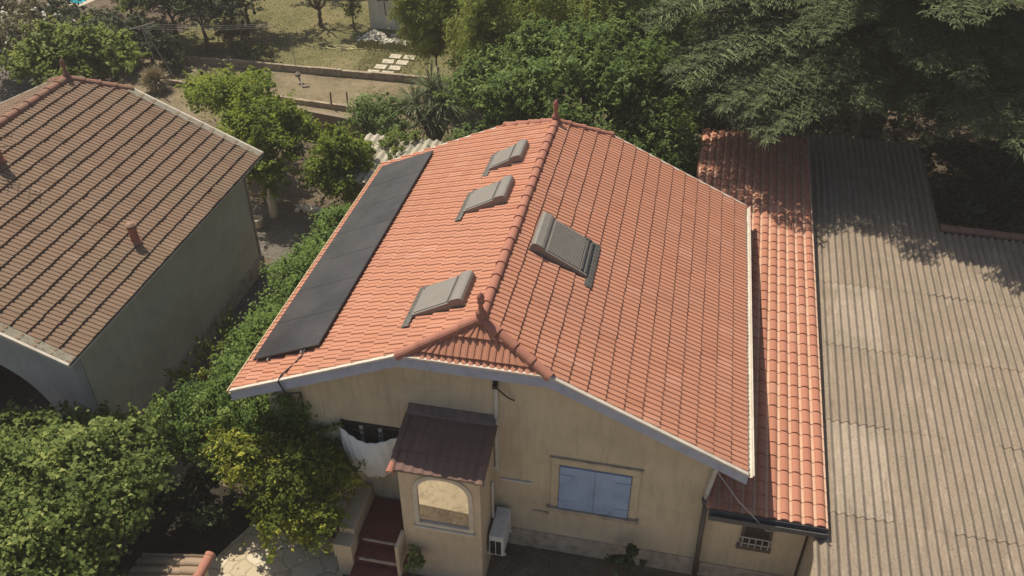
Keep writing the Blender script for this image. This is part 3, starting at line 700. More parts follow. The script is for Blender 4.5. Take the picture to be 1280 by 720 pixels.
for x in (5.15, 5.74): mb.box(x - .01, x + .01, .40, .498, 1.31, 1.33)
part('grille', mb, M['pvc'], aw)
mb = MB(); mb.box(4.48, 6.34, .46, .499, -.1, .42); part('plinth', mb, M['plinth'], annex, bevel=.02)

# ------------------------------------------------------------------ corrugated shed
shed = thing('shed', (9.5, 4, 0), 'long shed with weathered beige corrugated fibre cement roof at the right', 'shed')
SS = .05; SX = -.006; SR = .028
zs_ = lambda x, y: 2.29 + SS * (y - .1) + SX * (x - 6.5)
rng = random.Random(31)
def corrugated(mb, x0, x1, joints, period=.177, amp=.034, seg=8, patchy=None, skip=None):
    n = int((x1 - x0) / period * seg)
    # joints: list of y from top to bottom
    for k in range(len(joints) - 1):
        yt, yb = joints[k], joints[k + 1]; rows = 5
        sheet_w = period * 6
        cache = {}
        base = len(mb.v)
        for r_ in range(rows + 2):
            for i in range(n + 1):
                x = x0 + (x1 - x0) * i / n; si = int((x + .13 * k - x0) / sheet_w)
                if si not in cache: cache[si] = (rng.uniform(-.012, .012), rng.uniform(-.002, .002), min(1, max(0, rng.gauss(.45, .2))), rng.uniform(-.006, .006))
                dy, dh, rr, tw = cache[si]
                fr = min(1, r_ / rows); y = yt + (yb - yt) * fr + (dy if r_ else .06) - .03 * fr
                y -= .018 * (x - 6.335)
                h = amp * math.sin(2 * PI * (x - x0) / period) + .011 * fr + dh + tw * fr
                if r_ == rows + 1: h -= .018
                h += .006 * math.sin(x * 1.3 + y * 1.1) + .004 * math.sin(x * 3.1 + y * 2.3)
                mb.v.append((x + SR * (y - .1), y, zs_(x, y) + h))
        for r_ in range(rows + 1):
            for i in range(n):
                x = x0 + (x1 - x0) * (i + .5) / n; si = int((x + .13 * k - x0) / sheet_w)
                rr = cache.get(si, (0, 0, .5))[2]
                if patchy: rr = patchy(k, si, rr)
                b = base + r_ * (n + 1) + i
                if skip and skip(x, mb.v[b][1]): continue
                mb.f.append((b, b + n + 1, b + n + 2, b + 1)); mb.r.append(rr); mb.m.append(0)
def patchy(k, si, rr):
    if si == 0: return .82
    if k in (3, 5) and si == 1: return .96
    return min(.62, rr)
J = [15.2, 12.45, 10.12, 7.80, 5.48, 3.09, .70, -1.68, -4.0]
mb = MB(); corrugated(mb, 6.335, 16.07, J, patchy=patchy, skip=lambda x, y: x > 9.875 and y > 10.75); part('roof_sheet', mb, M['fibro'], shed)
mb = MB(); caps(mb, (10.2, 10.70, zs_(9.9, 10.7) + .04), (16.4, 10.58, zs_(16, 10.6) + .04), (0, 0, 1), .12, .45, random.Random(3)); part('ridge_cap', mb, M['cap_old'], shed)
mb = MB()
mb.prism([(6.30, -3.8, -.1), (6.80, 15.0, -.1), (6.80, 15.0, zs_(6.4, 15) - .08), (6.30, -3.8, zs_(6.4, -3.8) - .08)], (3.42, 0, 0))
mb.prism([(9.76, -3.8, -.1), (10.13, 10.6, -.1), (10.13, 10.6, zs_(16, 10.6) - .08), (9.76, -3.8, zs_(16, -3.8) - .08)], (6.1, 0, 0))
part('wall', mb, M['wall_porch'], shed)

# ------------------------------------------------------------------ neighbour house on the left
nb = thing('house', (-13.46, .66, 0), 'grey green neighbour house with weathered brown tiled roof and small chimneys', 'house')
NX, NZ, NW, NT, NY0, NY1 = -13.46, 5.905, 4.90, .45, .16, 9.36
nhz, nhxr = gable_roof(nb, NX, NZ, NW, NW, NT, NT, NY0, NY1, .7, .83, 1.27, M['tile_old'], M['cap_old'], 11, e=.356, period=.242, step=.045, stag=0, cap_r=.12, old=True)
zn = lambda x: NZ - NT * abs(x - NX)
# near gable wall with its big arched loggia opening
mb = MB()
arch_wall(mb, -17.95, -9.0, -.05, zn(-9.0) - .12, .66, .90, -11.9, 2.05, -.05, 1.2, 3.12, n=28, pw=2.0)
mb.prism([(-17.95, .66, zn(-9.0) - .121), (-9.0, .66, zn(-9.0) - .121), (NX + 1.27, .66, nhz - .1), (NX - 1.27, .66, nhz - .1)], (0, .24, 0))
part('wall', mb, M['wall_blue'], nb)
mb = MB(); mb.box(-9.23, -8.98, .905, 8.84, -.05, zn(-8.98) - .10); mb.prism([(-17.95, 8.6, -.05), (-9.235, 8.6, -.05), (-9.235, 8.6, zn(-9.2) - .1), (NX + 1.27, 8.6, nhz - .1), (NX - 1.27, 8.6, nhz - .1), (-17.95, 8.6, zn(-17.9) - .1)], (0, .24, 0)); mb.box(-17.95, -17.7, .905, 8.595, -.05, zn(-17.95) - .1); part('wall', mb, M['wall_green'], nb)
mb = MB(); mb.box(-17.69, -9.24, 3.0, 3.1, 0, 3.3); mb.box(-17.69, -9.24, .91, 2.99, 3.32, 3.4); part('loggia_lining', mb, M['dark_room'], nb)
mb = MB(); mb.box(-8.975, -8.90, .60, 8.92, -.05, .48); mb.box(-9.4, -8.90, 8.845, 8.92, -.05, .48); part('plinth', mb, M['plinth'], nb, bevel=.015)
mb = MB(); mb.box(-8.978, -8.93, 8.80, 8.86, .5, 3.55); part('corner_bead', mb, M['plinth'], nb)
mb = MB()
mb.add([(NX, .86, NZ - .04), (NX + NW, NY0, zn(NX + NW) - .04), (NX + NW, NY1, zn(NX + NW) - .04), (NX, 8.5, NZ - .04)], [(0, 1, 2, 3)]); mb.add([(NX, .86, NZ - .04), (NX - NW, NY0, zn(NX + NW) - .04), (NX - NW, NY1, zn(NX + NW) - .04), (NX, 8.5, NZ - .04)], [(0, 1, 2, 3)]); part('roof_underside', mb, M['wood'], nb)
for y, s_ in ((NY0, -1), (NY1, 1)):
    for sd in (-1, 1):
        a = (NX + sd * 1.27, nhz); b = (NX + sd * (NW + .02), zn(NX + NW) - .01)
        mb = MB(); mb.prism([(a[0], y, a[1] - .02), (b[0], y, b[1] - .02), (b[0], y, b[1] + .055), (a[0], y, a[1] + .055)], (0, s_ * .07, 0)); part('verge_trim', mb, M['cream'], nb, bevel=.008)
        # mortar bedding on the verge tiles
        mb = MB(); mb.prism([(a[0], y - s_ * .003, a[1] + .02), (b[0], y - s_ * .003, b[1] + .02), (b[0], y - s_ * .003, b[1] + .058), (a[0], y - s_ * .003, a[1] + .058)], (0, -s_ * .20, 0)); part('mortar_bed', mb, M['mortar'], nb)
mb = MB(); mb.box(NX + NW - .06, NX + NW - .03, NY0, NY1, zn(NX + NW) - .11, zn(NX + NW) - .03); part('eave_trim', mb, M['white_metal'], nb)
mb = MB(); mb.prism([(NX - 1.27, NY0, nhz - .02), (NX + 1.27, NY0, nhz - .02), (NX + 1.27, NY0, nhz + .04), (NX - 1.27, NY0, nhz + .04)], (0, -.06, 0)); part('verge_trim', mb, M['cream'], nb)
# chimneys
def chimney(x, y, h, r, lab):
    z = zn(x)
    mb = MB(); mb.lathe((x, y, z - .12), [(r * 1.5, 0), (r * 1.45, .14), (r * 1.05, .2), (r, .24), (r * .95, h), (r * 1.15, h + .02), (r * 1.15, h + .07), (r * .9, h + .08)], 14); c = part('chimney', mb, M['cap_new'], nb, smooth=False, label=lab)
    mb = MB(); mb.lathe((x, y, z - .12), [(r * .5, h + .06), (r * .5, h + .10), (r * 1.3, h + .10), (r * 1.28, h + .12), (r * .8, h + .17), (r * .15, h + .20)], 14); part('cowl', mb, M['cowl'], c)
chimney(-9.30, 4.08, .50, .10, 'terracotta chimney pot with pale ribbed cowl near the eave')
chimney(-12.72, 4.55, .80, .11, 'taller brown chimney pot near the ridge')
mb = MB(); z = zn(-12.5); mb.tube([(-12.50, 4.30, z - .05), (-12.50, 4.30, z + .9)], .016, 6)
for k, zz in enumerate((.62, .86)): mb.tube([(-12.9, 4.1, z + zz), (-12.05, 4.5, z + zz)], .010, 5)
for k in range(6): q = k / 5; mb.tube([(-12.9 + .85 * q - .1, 4.1 + .4 * q + .2, z + .86), (-12.9 + .85 * q + .1, 4.1 + .4 * q - .2, z + .86)], .007, 4)
part('antenna', mb, M['bark'], nb)

# ------------------------------------------------------------------ foliage builders
def leafmesh(name, C, Nn, D, L, W, rnd, fold=.25):
    """quads: one folded leaf per centre"""
    n = len(C); S_ = np.cross(D, Nn); S_ /= np.linalg.norm(S_, axis=1, keepdims=True) + 1e-9
    L = np.broadcast_to(np.asarray(L, float), (n,))[:, None]; W = np.broadcast_to(np.asarray(W, float), (n,))[:, None]
    v = np.empty((n, 4, 3))
    v[:, 0] = C - D * L * .5; v[:, 2] = C + D * L * .5 - Nn * L * .12
    v[:, 1] = C + S_ * W * .5 + Nn * W * fold - D * L * .06; v[:, 3] = C - S_ * W * .5 + Nn * W * fold - D * L * .06
    return v, np.asarray(rnd, dtype=np.float32)
def quads_to_mesh(name, v, rnd, mat):
    n = len(v); me = bpy.data.meshes.new(name)
    me.vertices.add(n * 4); me.vertices.foreach_set('co', v.reshape(-1).astype(np.float32))
    me.loops.add(n * 4); me.loops.foreach_set('vertex_index', np.arange(n * 4, dtype=np.int32))
    me.polygons.add(n); me.polygons.foreach_set('loop_start', np.arange(0, n * 4, 4, dtype=np.int32)); me.polygons.foreach_set('loop_total', np.full(n, 4, dtype=np.int32))
    me.update(calc_edges=True)
    at = me.attributes.new('rnd', 'FLOAT', 'FACE'); at.data.foreach_set('value', rnd)
    me.materials.append(mat); me.validate()
    return me
def nrm(a): return a / (np.linalg.norm(a, axis=-1, keepdims=True) + 1e-9)
def crown_quads(lobes, n, L, W, seed, up=.7, clump=.22, droop=.25, per=34, shell=.45, spray=.25, low=-.5, rand=.7, sub=10, subr=.50):
    g = np.random.default_rng(seed)
    if sub:
        nl_ = []
        for l in lobes:
            l = np.array(l, float); k = sub
            d = nrm(g.normal(size=(k, 3))); d[:, 2] = np.where(d[:, 2] < -.35, -d[:, 2], d[:, 2])
            rr = subr * (.7 + .6 * g.random(k)); q = (1 - rr * .55) * (.82 + .34 * g.random(k))
            for j in range(k): nl_.append(np.concatenate([l[:3] + d[j] * l[3:6] * q[j], l[3:6] * rr[j]]))
            nl_.append(np.concatenate([l[:3], l[3:6] * .55]))
        lobes = nl_
    lob = np.array(lobes, float); ltone = .16 * g.normal(size=len(lob)); wts = (lob[:, 3] * lob[:, 4] + lob[:, 4] * lob[:, 5] + lob[:, 3] * lob[:, 5]); wts /= wts.sum()
    nc = max(4, n // per); li = g.choice(len(lob), nc, p=wts)
    d = nrm(g.normal(size=(nc, 3))); d[:, 2] = np.where(d[:, 2] < low, -d[:, 2], d[:, 2])
    r = shell + (1.06 - shell) * g.random(nc) ** .55; r *= 1 + .12 * g.normal(size=nc)
    R = lob[li, 3:6]; cc = lob[li, 0:3] + d * R * r[:, None]
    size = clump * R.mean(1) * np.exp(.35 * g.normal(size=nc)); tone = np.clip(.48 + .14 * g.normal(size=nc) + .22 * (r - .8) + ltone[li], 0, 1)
    isspray = g.random(nc) < spray
    k = g.poisson(per * np.exp(.4 * g.normal(size=nc)) * .92).clip(4, per * 4)
    idx = np.repeat(np.arange(nc), k); m = len(idx)
    off = g.normal(size=(m, 3)) * size[idx][:, None] * np.array([1, 1, .7])
    sp = isspray[idx]; ax = nrm(d[idx] + np.array([0, 0, .25]))
    tt = g.random(m) ** .8
    off = np.where(sp[:, None], ax * (tt * 3.0 * size[idx])[:, None] + g.normal(size=(m, 3)) * (size[idx] * .30)[:, None], off)
    C = cc[idx] + off
    Nn = nrm(d[idx] * .55 + np.array([0, 0, up]) + g.normal(size=(m, 3)) * rand * .6)
    D = nrm(d[idx] * .6 + g.normal(size=(m, 3)) * .8 + np.array([0, 0, -droop])); D = nrm(D - Nn * (D * Nn).sum(1, keepdims=True))
    s_ = np.exp(.22 * g.normal(size=m))
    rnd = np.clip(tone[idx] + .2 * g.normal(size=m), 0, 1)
    return leafmesh('', C, Nn, D, L * s_, W * s_, rnd)
def limb(mb, a, b, r0, r1, rng, n=6, wob=.08):
    a, b = Vector(a), Vector(b); pts = []; rad = []
    for i in range(n + 1):
        q = i / n; p = a.lerp(b, q) + Vector((rng.uniform(-1, 1), rng.uniform(-1, 1), rng.uniform(-.4, .4))) * wob * (b - a).length * (1 if 0 < i < n else 0)
        p.z += .12 * (b - a).length * math.sin(PI * q) * .4
        pts.append(p); rad.append(r0 + (r1 - r0) * q)
    mb.tube(pts, rad, 7)
def add_child(name, me, root, stuff=False):
    g = org_of(root); me.transform(Matrix.Translation(-g)); o = bpy.data.objects.new(name, me); COL.objects.link(o); o.parent = root
    return o
def tree(name, base, lobes, n, L, W, leaf, seed, label, cat, group=None, bark='bark', tr=.12, fork=.5, limbs=True, extra=None, **kw):
    t_ = thing(name, base, label, cat, group); rng = random.Random(seed)
    v, r = crown_quads(lobes, n, L, W, seed, **kw); add_child('crown', quads_to_mesh('crown', v, r, leaf), t_)
    if extra:
        for nm, mt, kw2 in extra:
            v, r = crown_quads(kw2.pop('lobes', lobes), kw2.pop('n'), kw2.pop('L'), kw2.pop('W'), seed + 7, **kw2); add_child(nm, quads_to_mesh(nm, v, r, mt), t_)
    b = Vector(base); ctr = Vector((sum(l[0] for l in lobes), sum(l[1] for l in lobes), sum(l[2] for l in lobes))) / len(lobes)
    f = b.lerp(Vector((ctr.x, ctr.y, ctr.z)), fork)
    mb = MB(); limb(mb, b - Vector((0, 0, .05)), f, tr, tr * .72, rng, 5, .04)
    for l in lobes:
        c = Vector(l[:3]); limb(mb, f, c, tr * .55, tr * .15, rng)
        for q in range(3):
            e = c + Vector((rng.uniform(-1, 1) * l[3], rng.uniform(-1, 1) * l[4], rng.uniform(-.2, .8) * l[5])) * .7
            limb(mb, f.lerp(c, .7), e, tr * .22, tr * .06, rng, 4)
    part('trunk' if tr >= .05 else 'stem', mb, M[bark], t_, smooth=True)
    return t_

# fig tree in the lower left corner
figl = [(-9.0, -1.5, 2.2, 1.4, 1.0, .95), (-7.6, -1.5, 2.3, 1.2, .95, .9), (-6.65, -1.6, 2.1, .75, .7, .75), (-8.2, -2.9, 2.25, 1.4, 1.2, 1.0), (-6.9, -2.8, 2.1, 1.0, 1.0, .9), (-10.0, -2.9, 2.0, 1.2, 1.2, 1.0), (-7.9, -4.2, 2.0, 1.4, 1.0, 1.0), (-6.75, -3.8, 1.9, .95, .95, .85), (-9.2, -.5, 2.0, .9, .6, .7), (-7.3, -.5, 2.1, .7, .55, .7), (-6.6, -.8, 1.9, .4, .4, .5)]
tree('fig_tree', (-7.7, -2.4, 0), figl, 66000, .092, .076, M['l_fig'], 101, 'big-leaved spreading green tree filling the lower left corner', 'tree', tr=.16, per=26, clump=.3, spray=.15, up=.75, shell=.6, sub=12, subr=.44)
# citrus by the steps
tree('citrus_tree', (-3.7, -.5, 0), [(-3.75, -.3, 1.95, .8, .65, .75), (-4.75, -.35, 2.2, .5, .45, .45), (-3.1, -.15, 1.6, .65, .6, .7), (-3.9, -.95, 1.4, .6, .5, .5), (-3.2, -.9, 1.4, .5, .45, .5), (-5.2, -.22, 2.35, .40, .34, .3)], 17000, .085, .045, M['l_citrus'], 102, 'citrus tree with yellow-green tips between the steps and the front corner', 'tree', tr=.07, per=28, clump=.3, spray=.35, shell=.5)
# climber over the front corner and hedge
tree('climbing_shrub', (-5.4, .6, 0), [(-5.4, 1.0, 2.4, .95, .8, .6), (-6.1, .8, 2.0, .7, .7, .6), (-5.0, .35, 2.3, .65, .5, .6), (-6.6, .5, 2.1, .65, .6, .6), (-6.5, .2, 1.9, .45, .4, .4), (-4.75, .3, 2.6, .35, .25, .5), (-5.7, .3, 1.6, .8, .5, .7), (-6.3, 1.5, 2.0, .7, .8, .6)], 28000, .075, .034, M['l_hedge'], 103, 'dense climbing jasmine bush around the front left corner of the house', 'bush', tr=.06, per=34, clump=.2, spray=.3, droop=.8, shell=.5, low=-.8)
hl = [(-5.72 + .12 * math.sin(k * 2.1), 1.9 + k * .80, 1.85 + .16 * math.sin(k * 1.7), .78 + .12 * math.sin(k * 2.9), .70, .85) for k in range(9)]
tree('ivy_hedge', (-6.2, 6, 0), hl, 62000, .075, .052, M['l_hedge'], 104, 'long ivy-covered hedge between the solar panel roof and the neighbour alley', 'hedge', tr=.05, per=34, clump=.22, spray=.12, shell=.7, fork=.3, sub=7, subr=.6)
# vine on the gable wall
g = np.random.default_rng(7); n = 1500
cx = g.normal(-3.95, .17, n); cz = 3.55 - g.random(n) ** .8 * 1.9; cx = -3.95 + (cx + 3.95) * (1 + (3.5 - cz) * .55)
ex = [(-3.6 + .75 * g.random(90) ** 1.2, 2.62 + .03 * g.normal(size=90) + 0 * g.random(90)), (-3.5 + .55 * g.random(70), 0)]
ax_ = ex[0][0]; az = 2.55 + (ax_ + 3.6) * .55 + .03 * g.normal(size=90); bx = ex[1][0]; bz = 2.35 + .04 * (bx + 3.5) + .03 * g.normal(size=70)
X = np.concatenate([cx, ax_, bx]); Z = np.concatenate([cz, az, bz]); Yv = .46 - g.random(len(X)) * .16
C = np.stack([X, Yv, Z], 1); Nn = nrm(np.array([0, -1, .35]) + g.normal(size=C.shape) * .4); D = nrm(np.array([0, 0, -1]) + g.normal(size=C.shape) * .5)
vq, rq = leafmesh('', C, Nn, D, .085, .06, np.clip(.4 + .22 * g.normal(size=len(C)), 0, 1))
vine = thing('wall_vine', (-3.95, .42, 0), 'dark vine climbing the ochre gable wall under the left eave', 'vine')
add_child('leaves', quads_to_mesh('leaves', vq, rq, M['l_hedge']), vine)
mb = MB(); mb.tube([(-4.0, .45, 0), (-3.95, .44, 1.2), (-4.0, .45, 2.4), (-3.92, .45, 3.3)], [.03, .025, .02, .01], 6); mb.tube([(-3.97, .45, 2.3), (-3.6, .465, 2.56), (-2.9, .47, 2.94)], .008, 5); part('stem', mb, M['bark'], vine)

# shrubs behind the neighbour house
tree('lime_tree', (-9.87, 11.7, 0), [(-10.3, 12.6, 2.6, 1.25, 1.05, 1.0), (-9.5, 11.9, 2.3, .85, .8, .8), (-11.0, 12.9, 2.2, .8, .8, .8), (-9.7, 12.9, 2.9, .7, .7, .6), (-10.1, 11.3, 1.9, .7, .6, .6), (-9.6, 11.6, 1.45, .75, .65, .55), (-10.5, 11.9, 1.4, .7, .6, .5), (-9.0, 12.8, 2.2, .8, .7, .8)], 24000, .105, .06, M['l_lime'], 111, 'bright lime green tree with white limewashed trunk beside the grey green wall', 'tree', bark='bark_pale', tr=.15, per=30, clump=.2, spray=.25, fork=.72)
tree('lime_tree', (-12.4, 15.2, 0), [(-12.6, 15.3, 2.3, 1.3, 1.2, 1.0), (-14.2, 16.6, 1.7, 1.0, 1.0, .8), (-11.3, 13.9, 2.0, .9, .8, .8), (-11.6, 14.7, 2.3, 1.0, .9, .85), (-13.6, 15.8, 1.9, .9, .9, .8), (-12.0, 15.9, 2.6, .7, .7, .5)], 19000, .105, .06, M['l_lime'], 112, 'wide bright green citrus tree at the edge of the bare garden bed', 'tree', tr=.1, per=30, clump=.2, spray=.3)
tree('round_bush', (-7.6, 12.5, 0), [(-7.5, 12.2, 1.75, 1.05, 1.0, 1.15), (-7.5, 12.2, 2.3, .75, .75, .75), (-7.9, 12.0, 1.3, .8, .8, .9), (-7.1, 12.1, 1.2, .8, .8, .8)], 22000, .09, .052, M['l_lime'], 113, 'compact egg-shaped yellow-green bush behind the ivy hedge', 'bush', tr=.06, per=30, clump=.25, spray=.25, shell=.7, subr=.32)
tree('dark_shrub', (-7.7, 17, 0), [(-7.8, 17, 1.25, 1.0, .9, .95), (-7.2, 16.5, .9, .7, .6, .7), (-8.4, 16.9, .9, .7, .7, .7)], 9000, .10, .06, M['l_walnut'], 114, 'dark round shrub beside the spiky plant', 'bush', tr=.05, per=30)
# spiky yucca
yu = thing('yucca', (-6.1, 17.6, 0), 'spiky dark yucca with sword leaves behind the small corrugated roof', 'yucca')
g = np.random.default_rng(12); vv = []; rr_ = []
heads = [(-6.1, 17.9, 2.2), (-5.5, 17.5, 1.9), (-6.6, 17.5, 1.7), (-5.9, 17.1, 1.4), (-5.2, 18.1, 1.5)]
for hx_, hy_, hz_ in heads:
    k = 170; d = nrm(g.normal(size=(k, 3)) + np.array([0, 0, .35])); Lf = .95 + .3 * g.random(k)
    for seg in range(3):
        q = (seg + .5) / 3; C = np.array([hx_, hy_, hz_]) + d * (Lf * q)[:, None]; C[:, 2] -= .22 * q * q
        Dd = nrm(d + np.array([0, 0, -.35 * q])); Nn = nrm(np.cross(np.cross(d, np.array([0, 0, 1.])), d) + 1e-6)
        a, b = leafmesh('', C, Nn, Dd, Lf / 3 * 1.35, .055 * (1.1 - .5 * q), np.clip(.45 + .25 * g.normal(size=k), 0, 1), .15); vv.append(a); rr_.append(b)
add_child('leaves', quads_to_mesh('leaves', np.concatenate(vv), np.concatenate(rr_), M['l_yucca']), yu)
mb = MB()
for hx_, hy_, hz_ in heads: mb.tube([(-6.0, 17.6, -.05), ((hx_ - 6) / 2, (hy_ + 17.6) / 2, hz_ * .5), (hx_, hy_, hz_)], [.12, .09, .08], 7)
part('trunk', mb, M['bark'], yu)
# walnut right behind the house
wl_ = [(-.9, 14.0, 4.1, 1.5, 1.3, 1.3), (-2.3, 13.5, 3.3, 1.2, 1.1, 1.2), (.9, 14.1, 3.9, 1.3, 1.2, 1.3), (2.4, 13.7, 3.0, 1.2, 1.1, 1.25), (-3.0, 12.6, 2.3, .8, .8, 1.0), (0, 12.4, 2.9, 1.5, 1.0, 1.3), (-1.9, 15.3, 4.4, 1.2, 1.1, 1.2), (1.6, 12.4, 2.5, 1.1, .9, 1.1), (3.2, 12.9, 2.1, .9, .8, 1.0), (-1.5, 12.0, 1.9, 1.1, .8, 1.0), (.3, 15.4, 4.9, 1.2, 1.1, 1.1), (1.8, 15.2, 4.3, 1.1, 1.0, 1.1), (-3.4, 14.6, 3.3, 1.0, 1.0, 1.2), (3.0, 15.0, 3.6, 1.0, 1.0, 1.2)]
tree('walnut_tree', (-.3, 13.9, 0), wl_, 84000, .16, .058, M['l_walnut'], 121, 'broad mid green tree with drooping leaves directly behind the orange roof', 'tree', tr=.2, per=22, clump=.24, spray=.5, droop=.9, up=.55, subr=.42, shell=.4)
# tall feathery bamboo-like trees behind it
for i, (x, y, z, rx, rz, sd, lb) in enumerate([(-4.3, 20.2, 3.6, 1.7, 3.4, 131, 'tall feathery yellow-green bamboo clump above the yucca'), (-1.2, 19.6, 4.2, 1.8, 3.6, 132, 'tallest pale bamboo clump rising behind the far finial'), (-7.2, 22.6, 3.0, 1.4, 3.0, 133, 'leftmost bamboo clump beside the white garden building'), (1.3, 20.0, 4.0, 1.5, 3.4, 134, 'darker bamboo clump next to the conifer boughs')]):
    rb_ = random.Random(sd); lob = []
    for q in range(11):
        a = rb_.uniform(0, 2 * PI); d_ = rx * rb_.uniform(.2, 1.15); hz = rb_.uniform(.75, 1.15) * (z + rz * .55)
        lob.append((x + d_ * math.cos(a), y + d_ * math.sin(a), hz * .62, .5, .5, hz * .40))
    tree('bamboo', (x, y, 0), lob, 44000, .20, .036, M['l_bamboo'] if i < 3 else M['l_walnut'], sd, lb, 'bamboo', 'bamboo clumps behind the house', tr=.05, per=34, clump=.34, spray=.6, droop=.6, up=.5, shell=.3, sub=5, subr=.55, low=-.9)
# top left
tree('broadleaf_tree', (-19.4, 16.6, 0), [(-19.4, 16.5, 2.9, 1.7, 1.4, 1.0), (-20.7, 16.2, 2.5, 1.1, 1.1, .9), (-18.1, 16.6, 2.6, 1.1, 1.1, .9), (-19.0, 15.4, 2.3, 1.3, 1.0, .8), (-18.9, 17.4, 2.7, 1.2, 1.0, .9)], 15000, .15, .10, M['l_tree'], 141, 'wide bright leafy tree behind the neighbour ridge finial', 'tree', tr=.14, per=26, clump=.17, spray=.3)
for i, (x, y, z, r, mt, sd, lb, ex) in enumerate([
    (-24.6, 20.0, 1.5, 1.9, 'l_olive', 151, 'brownish shrub with white blossom at the top left edge', [('blossom', M['l_rose'], dict(n=420, L=.16, W=.13, shell=.95, spray=0, per=6))]),
    (-22.6, 22.2, 1.1, 1.5, 'l_dark', 152, 'dark shrub just below the pool corner', None),
    (-18.9, 24.6, 2.4, 2.0, 'l_dark', 153, 'dark shaded tree behind the washing line post', None),
    (-21.0, 25.6, 2.2, 1.9, 'l_tree', 154, 'dull green tree right of the pool corner', None),
    (-28.4, 23.8, 1.7, 1.9, 'l_olive', 155, 'brown-green bush left of the pool', None),
    (-25.6, 23.6, 1.1, 1.5, 'l_dark', 156, 'low dark bush in front of the pool', None),
    (-24.2, 27.2, 1.6, 1.7, 'l_dark', 157, 'dark green shrub touching the right side of the pool', None),
    (-18.2, 27.6, 2.3, 1.9, 'l_dark', 158, 'dark tree at the upper left corner of the dry lawn', None),
    (-20.4, 22.4, 1.0, 1.3, 'l_dark', 159, 'low shaded shrub at the left end of the upper kerb', None),
    (-23.2, 30.4, 2.0, 1.9, 'l_olive', 160, 'brownish tree behind the pool corner shrubs', None)]):
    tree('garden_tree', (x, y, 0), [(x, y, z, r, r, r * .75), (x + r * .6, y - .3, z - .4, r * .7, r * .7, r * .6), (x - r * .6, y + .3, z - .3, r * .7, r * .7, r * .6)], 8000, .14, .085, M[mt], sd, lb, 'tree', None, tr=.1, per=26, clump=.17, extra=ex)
# row of trees closing the garden at the back
for i in range(9):
    x = -34 + i * 3.3; y = 35.5 + 1.2 * math.sin(i * 2.3); r = 2.3 + .3 * math.sin(i * 1.3)
    if -14 < x < -9.5: y += 2
    tree('boundary_tree', (x, y, 0), [(x, y, 2.2, r, r * .8, 1.9), (x + 1.2, y - .5, 1.6, r * .7, r * .6, 1.3)], 3500, .22, .14, M['l_dark' if i % 2 else 'l_olive'], 160 + i, 'dark tree in the row closing the back garden', 'tree', 'trees along the back garden boundary', tr=.1, per=22)
# small pruned trees on the lawn
def vase(name, x, y, sd, lab, h=2.4, r=1.9):
    lob = [(x + r * .75 * math.cos(a), y + r * .75 * math.sin(a), h, r * .38, r * .38, .35) for a in [k * PI / 4 for k in range(8)]]
    tree(name, (x, y, 0), lob, 4200, .11, .06, M['l_tree'], sd, lab, 'tree', None, tr=.11, fork=.35, per=26, clump=.25, spray=.3)
vase('fruit_tree', -14.9, 28.6, 171, 'vase-pruned fruit tree casting a ring of shade on the dry lawn')
tree('young_tree', (-13.2, 28.6, 0), [(-13.2, 28.6, 1.6, .55, .5, .9), (-13.1, 28.5, .9, .45, .45, .6)], 2600, .11, .06, M['l_tree'], 172, 'slim young tree next to the white garden building', 'tree', tr=.05, per=24)
for i, (x, y, r, lb) in enumerate([(-16.2, 25.0, .38, 'small green tuft on the lawn behind the washing line'), (-15.6, 23.9, .5, 'low green weed bush by the first garden kerb'), (-16.8, 24.0, .35, 'small pale weed by the kerb end')]):
    tree('weed_bush', (x, y, 0), [(x, y, r * .5, r, r, r * .7)], 700, .10, .05, M['l_grass'], 180 + i, lb, 'bush', None, tr=.02, per=20)
tree('reddish_shrub', (-17.4, 25.2, 0), [(-17.4, 25.2, .5, 1.0, .9, .6), (-18.3, 25.0, .6, .8, .8, .6)], 3000, .11, .06, M['l_olive'], 184, 'brown shrub shaded at the left end of the lawn', 'bush', tr=.03)

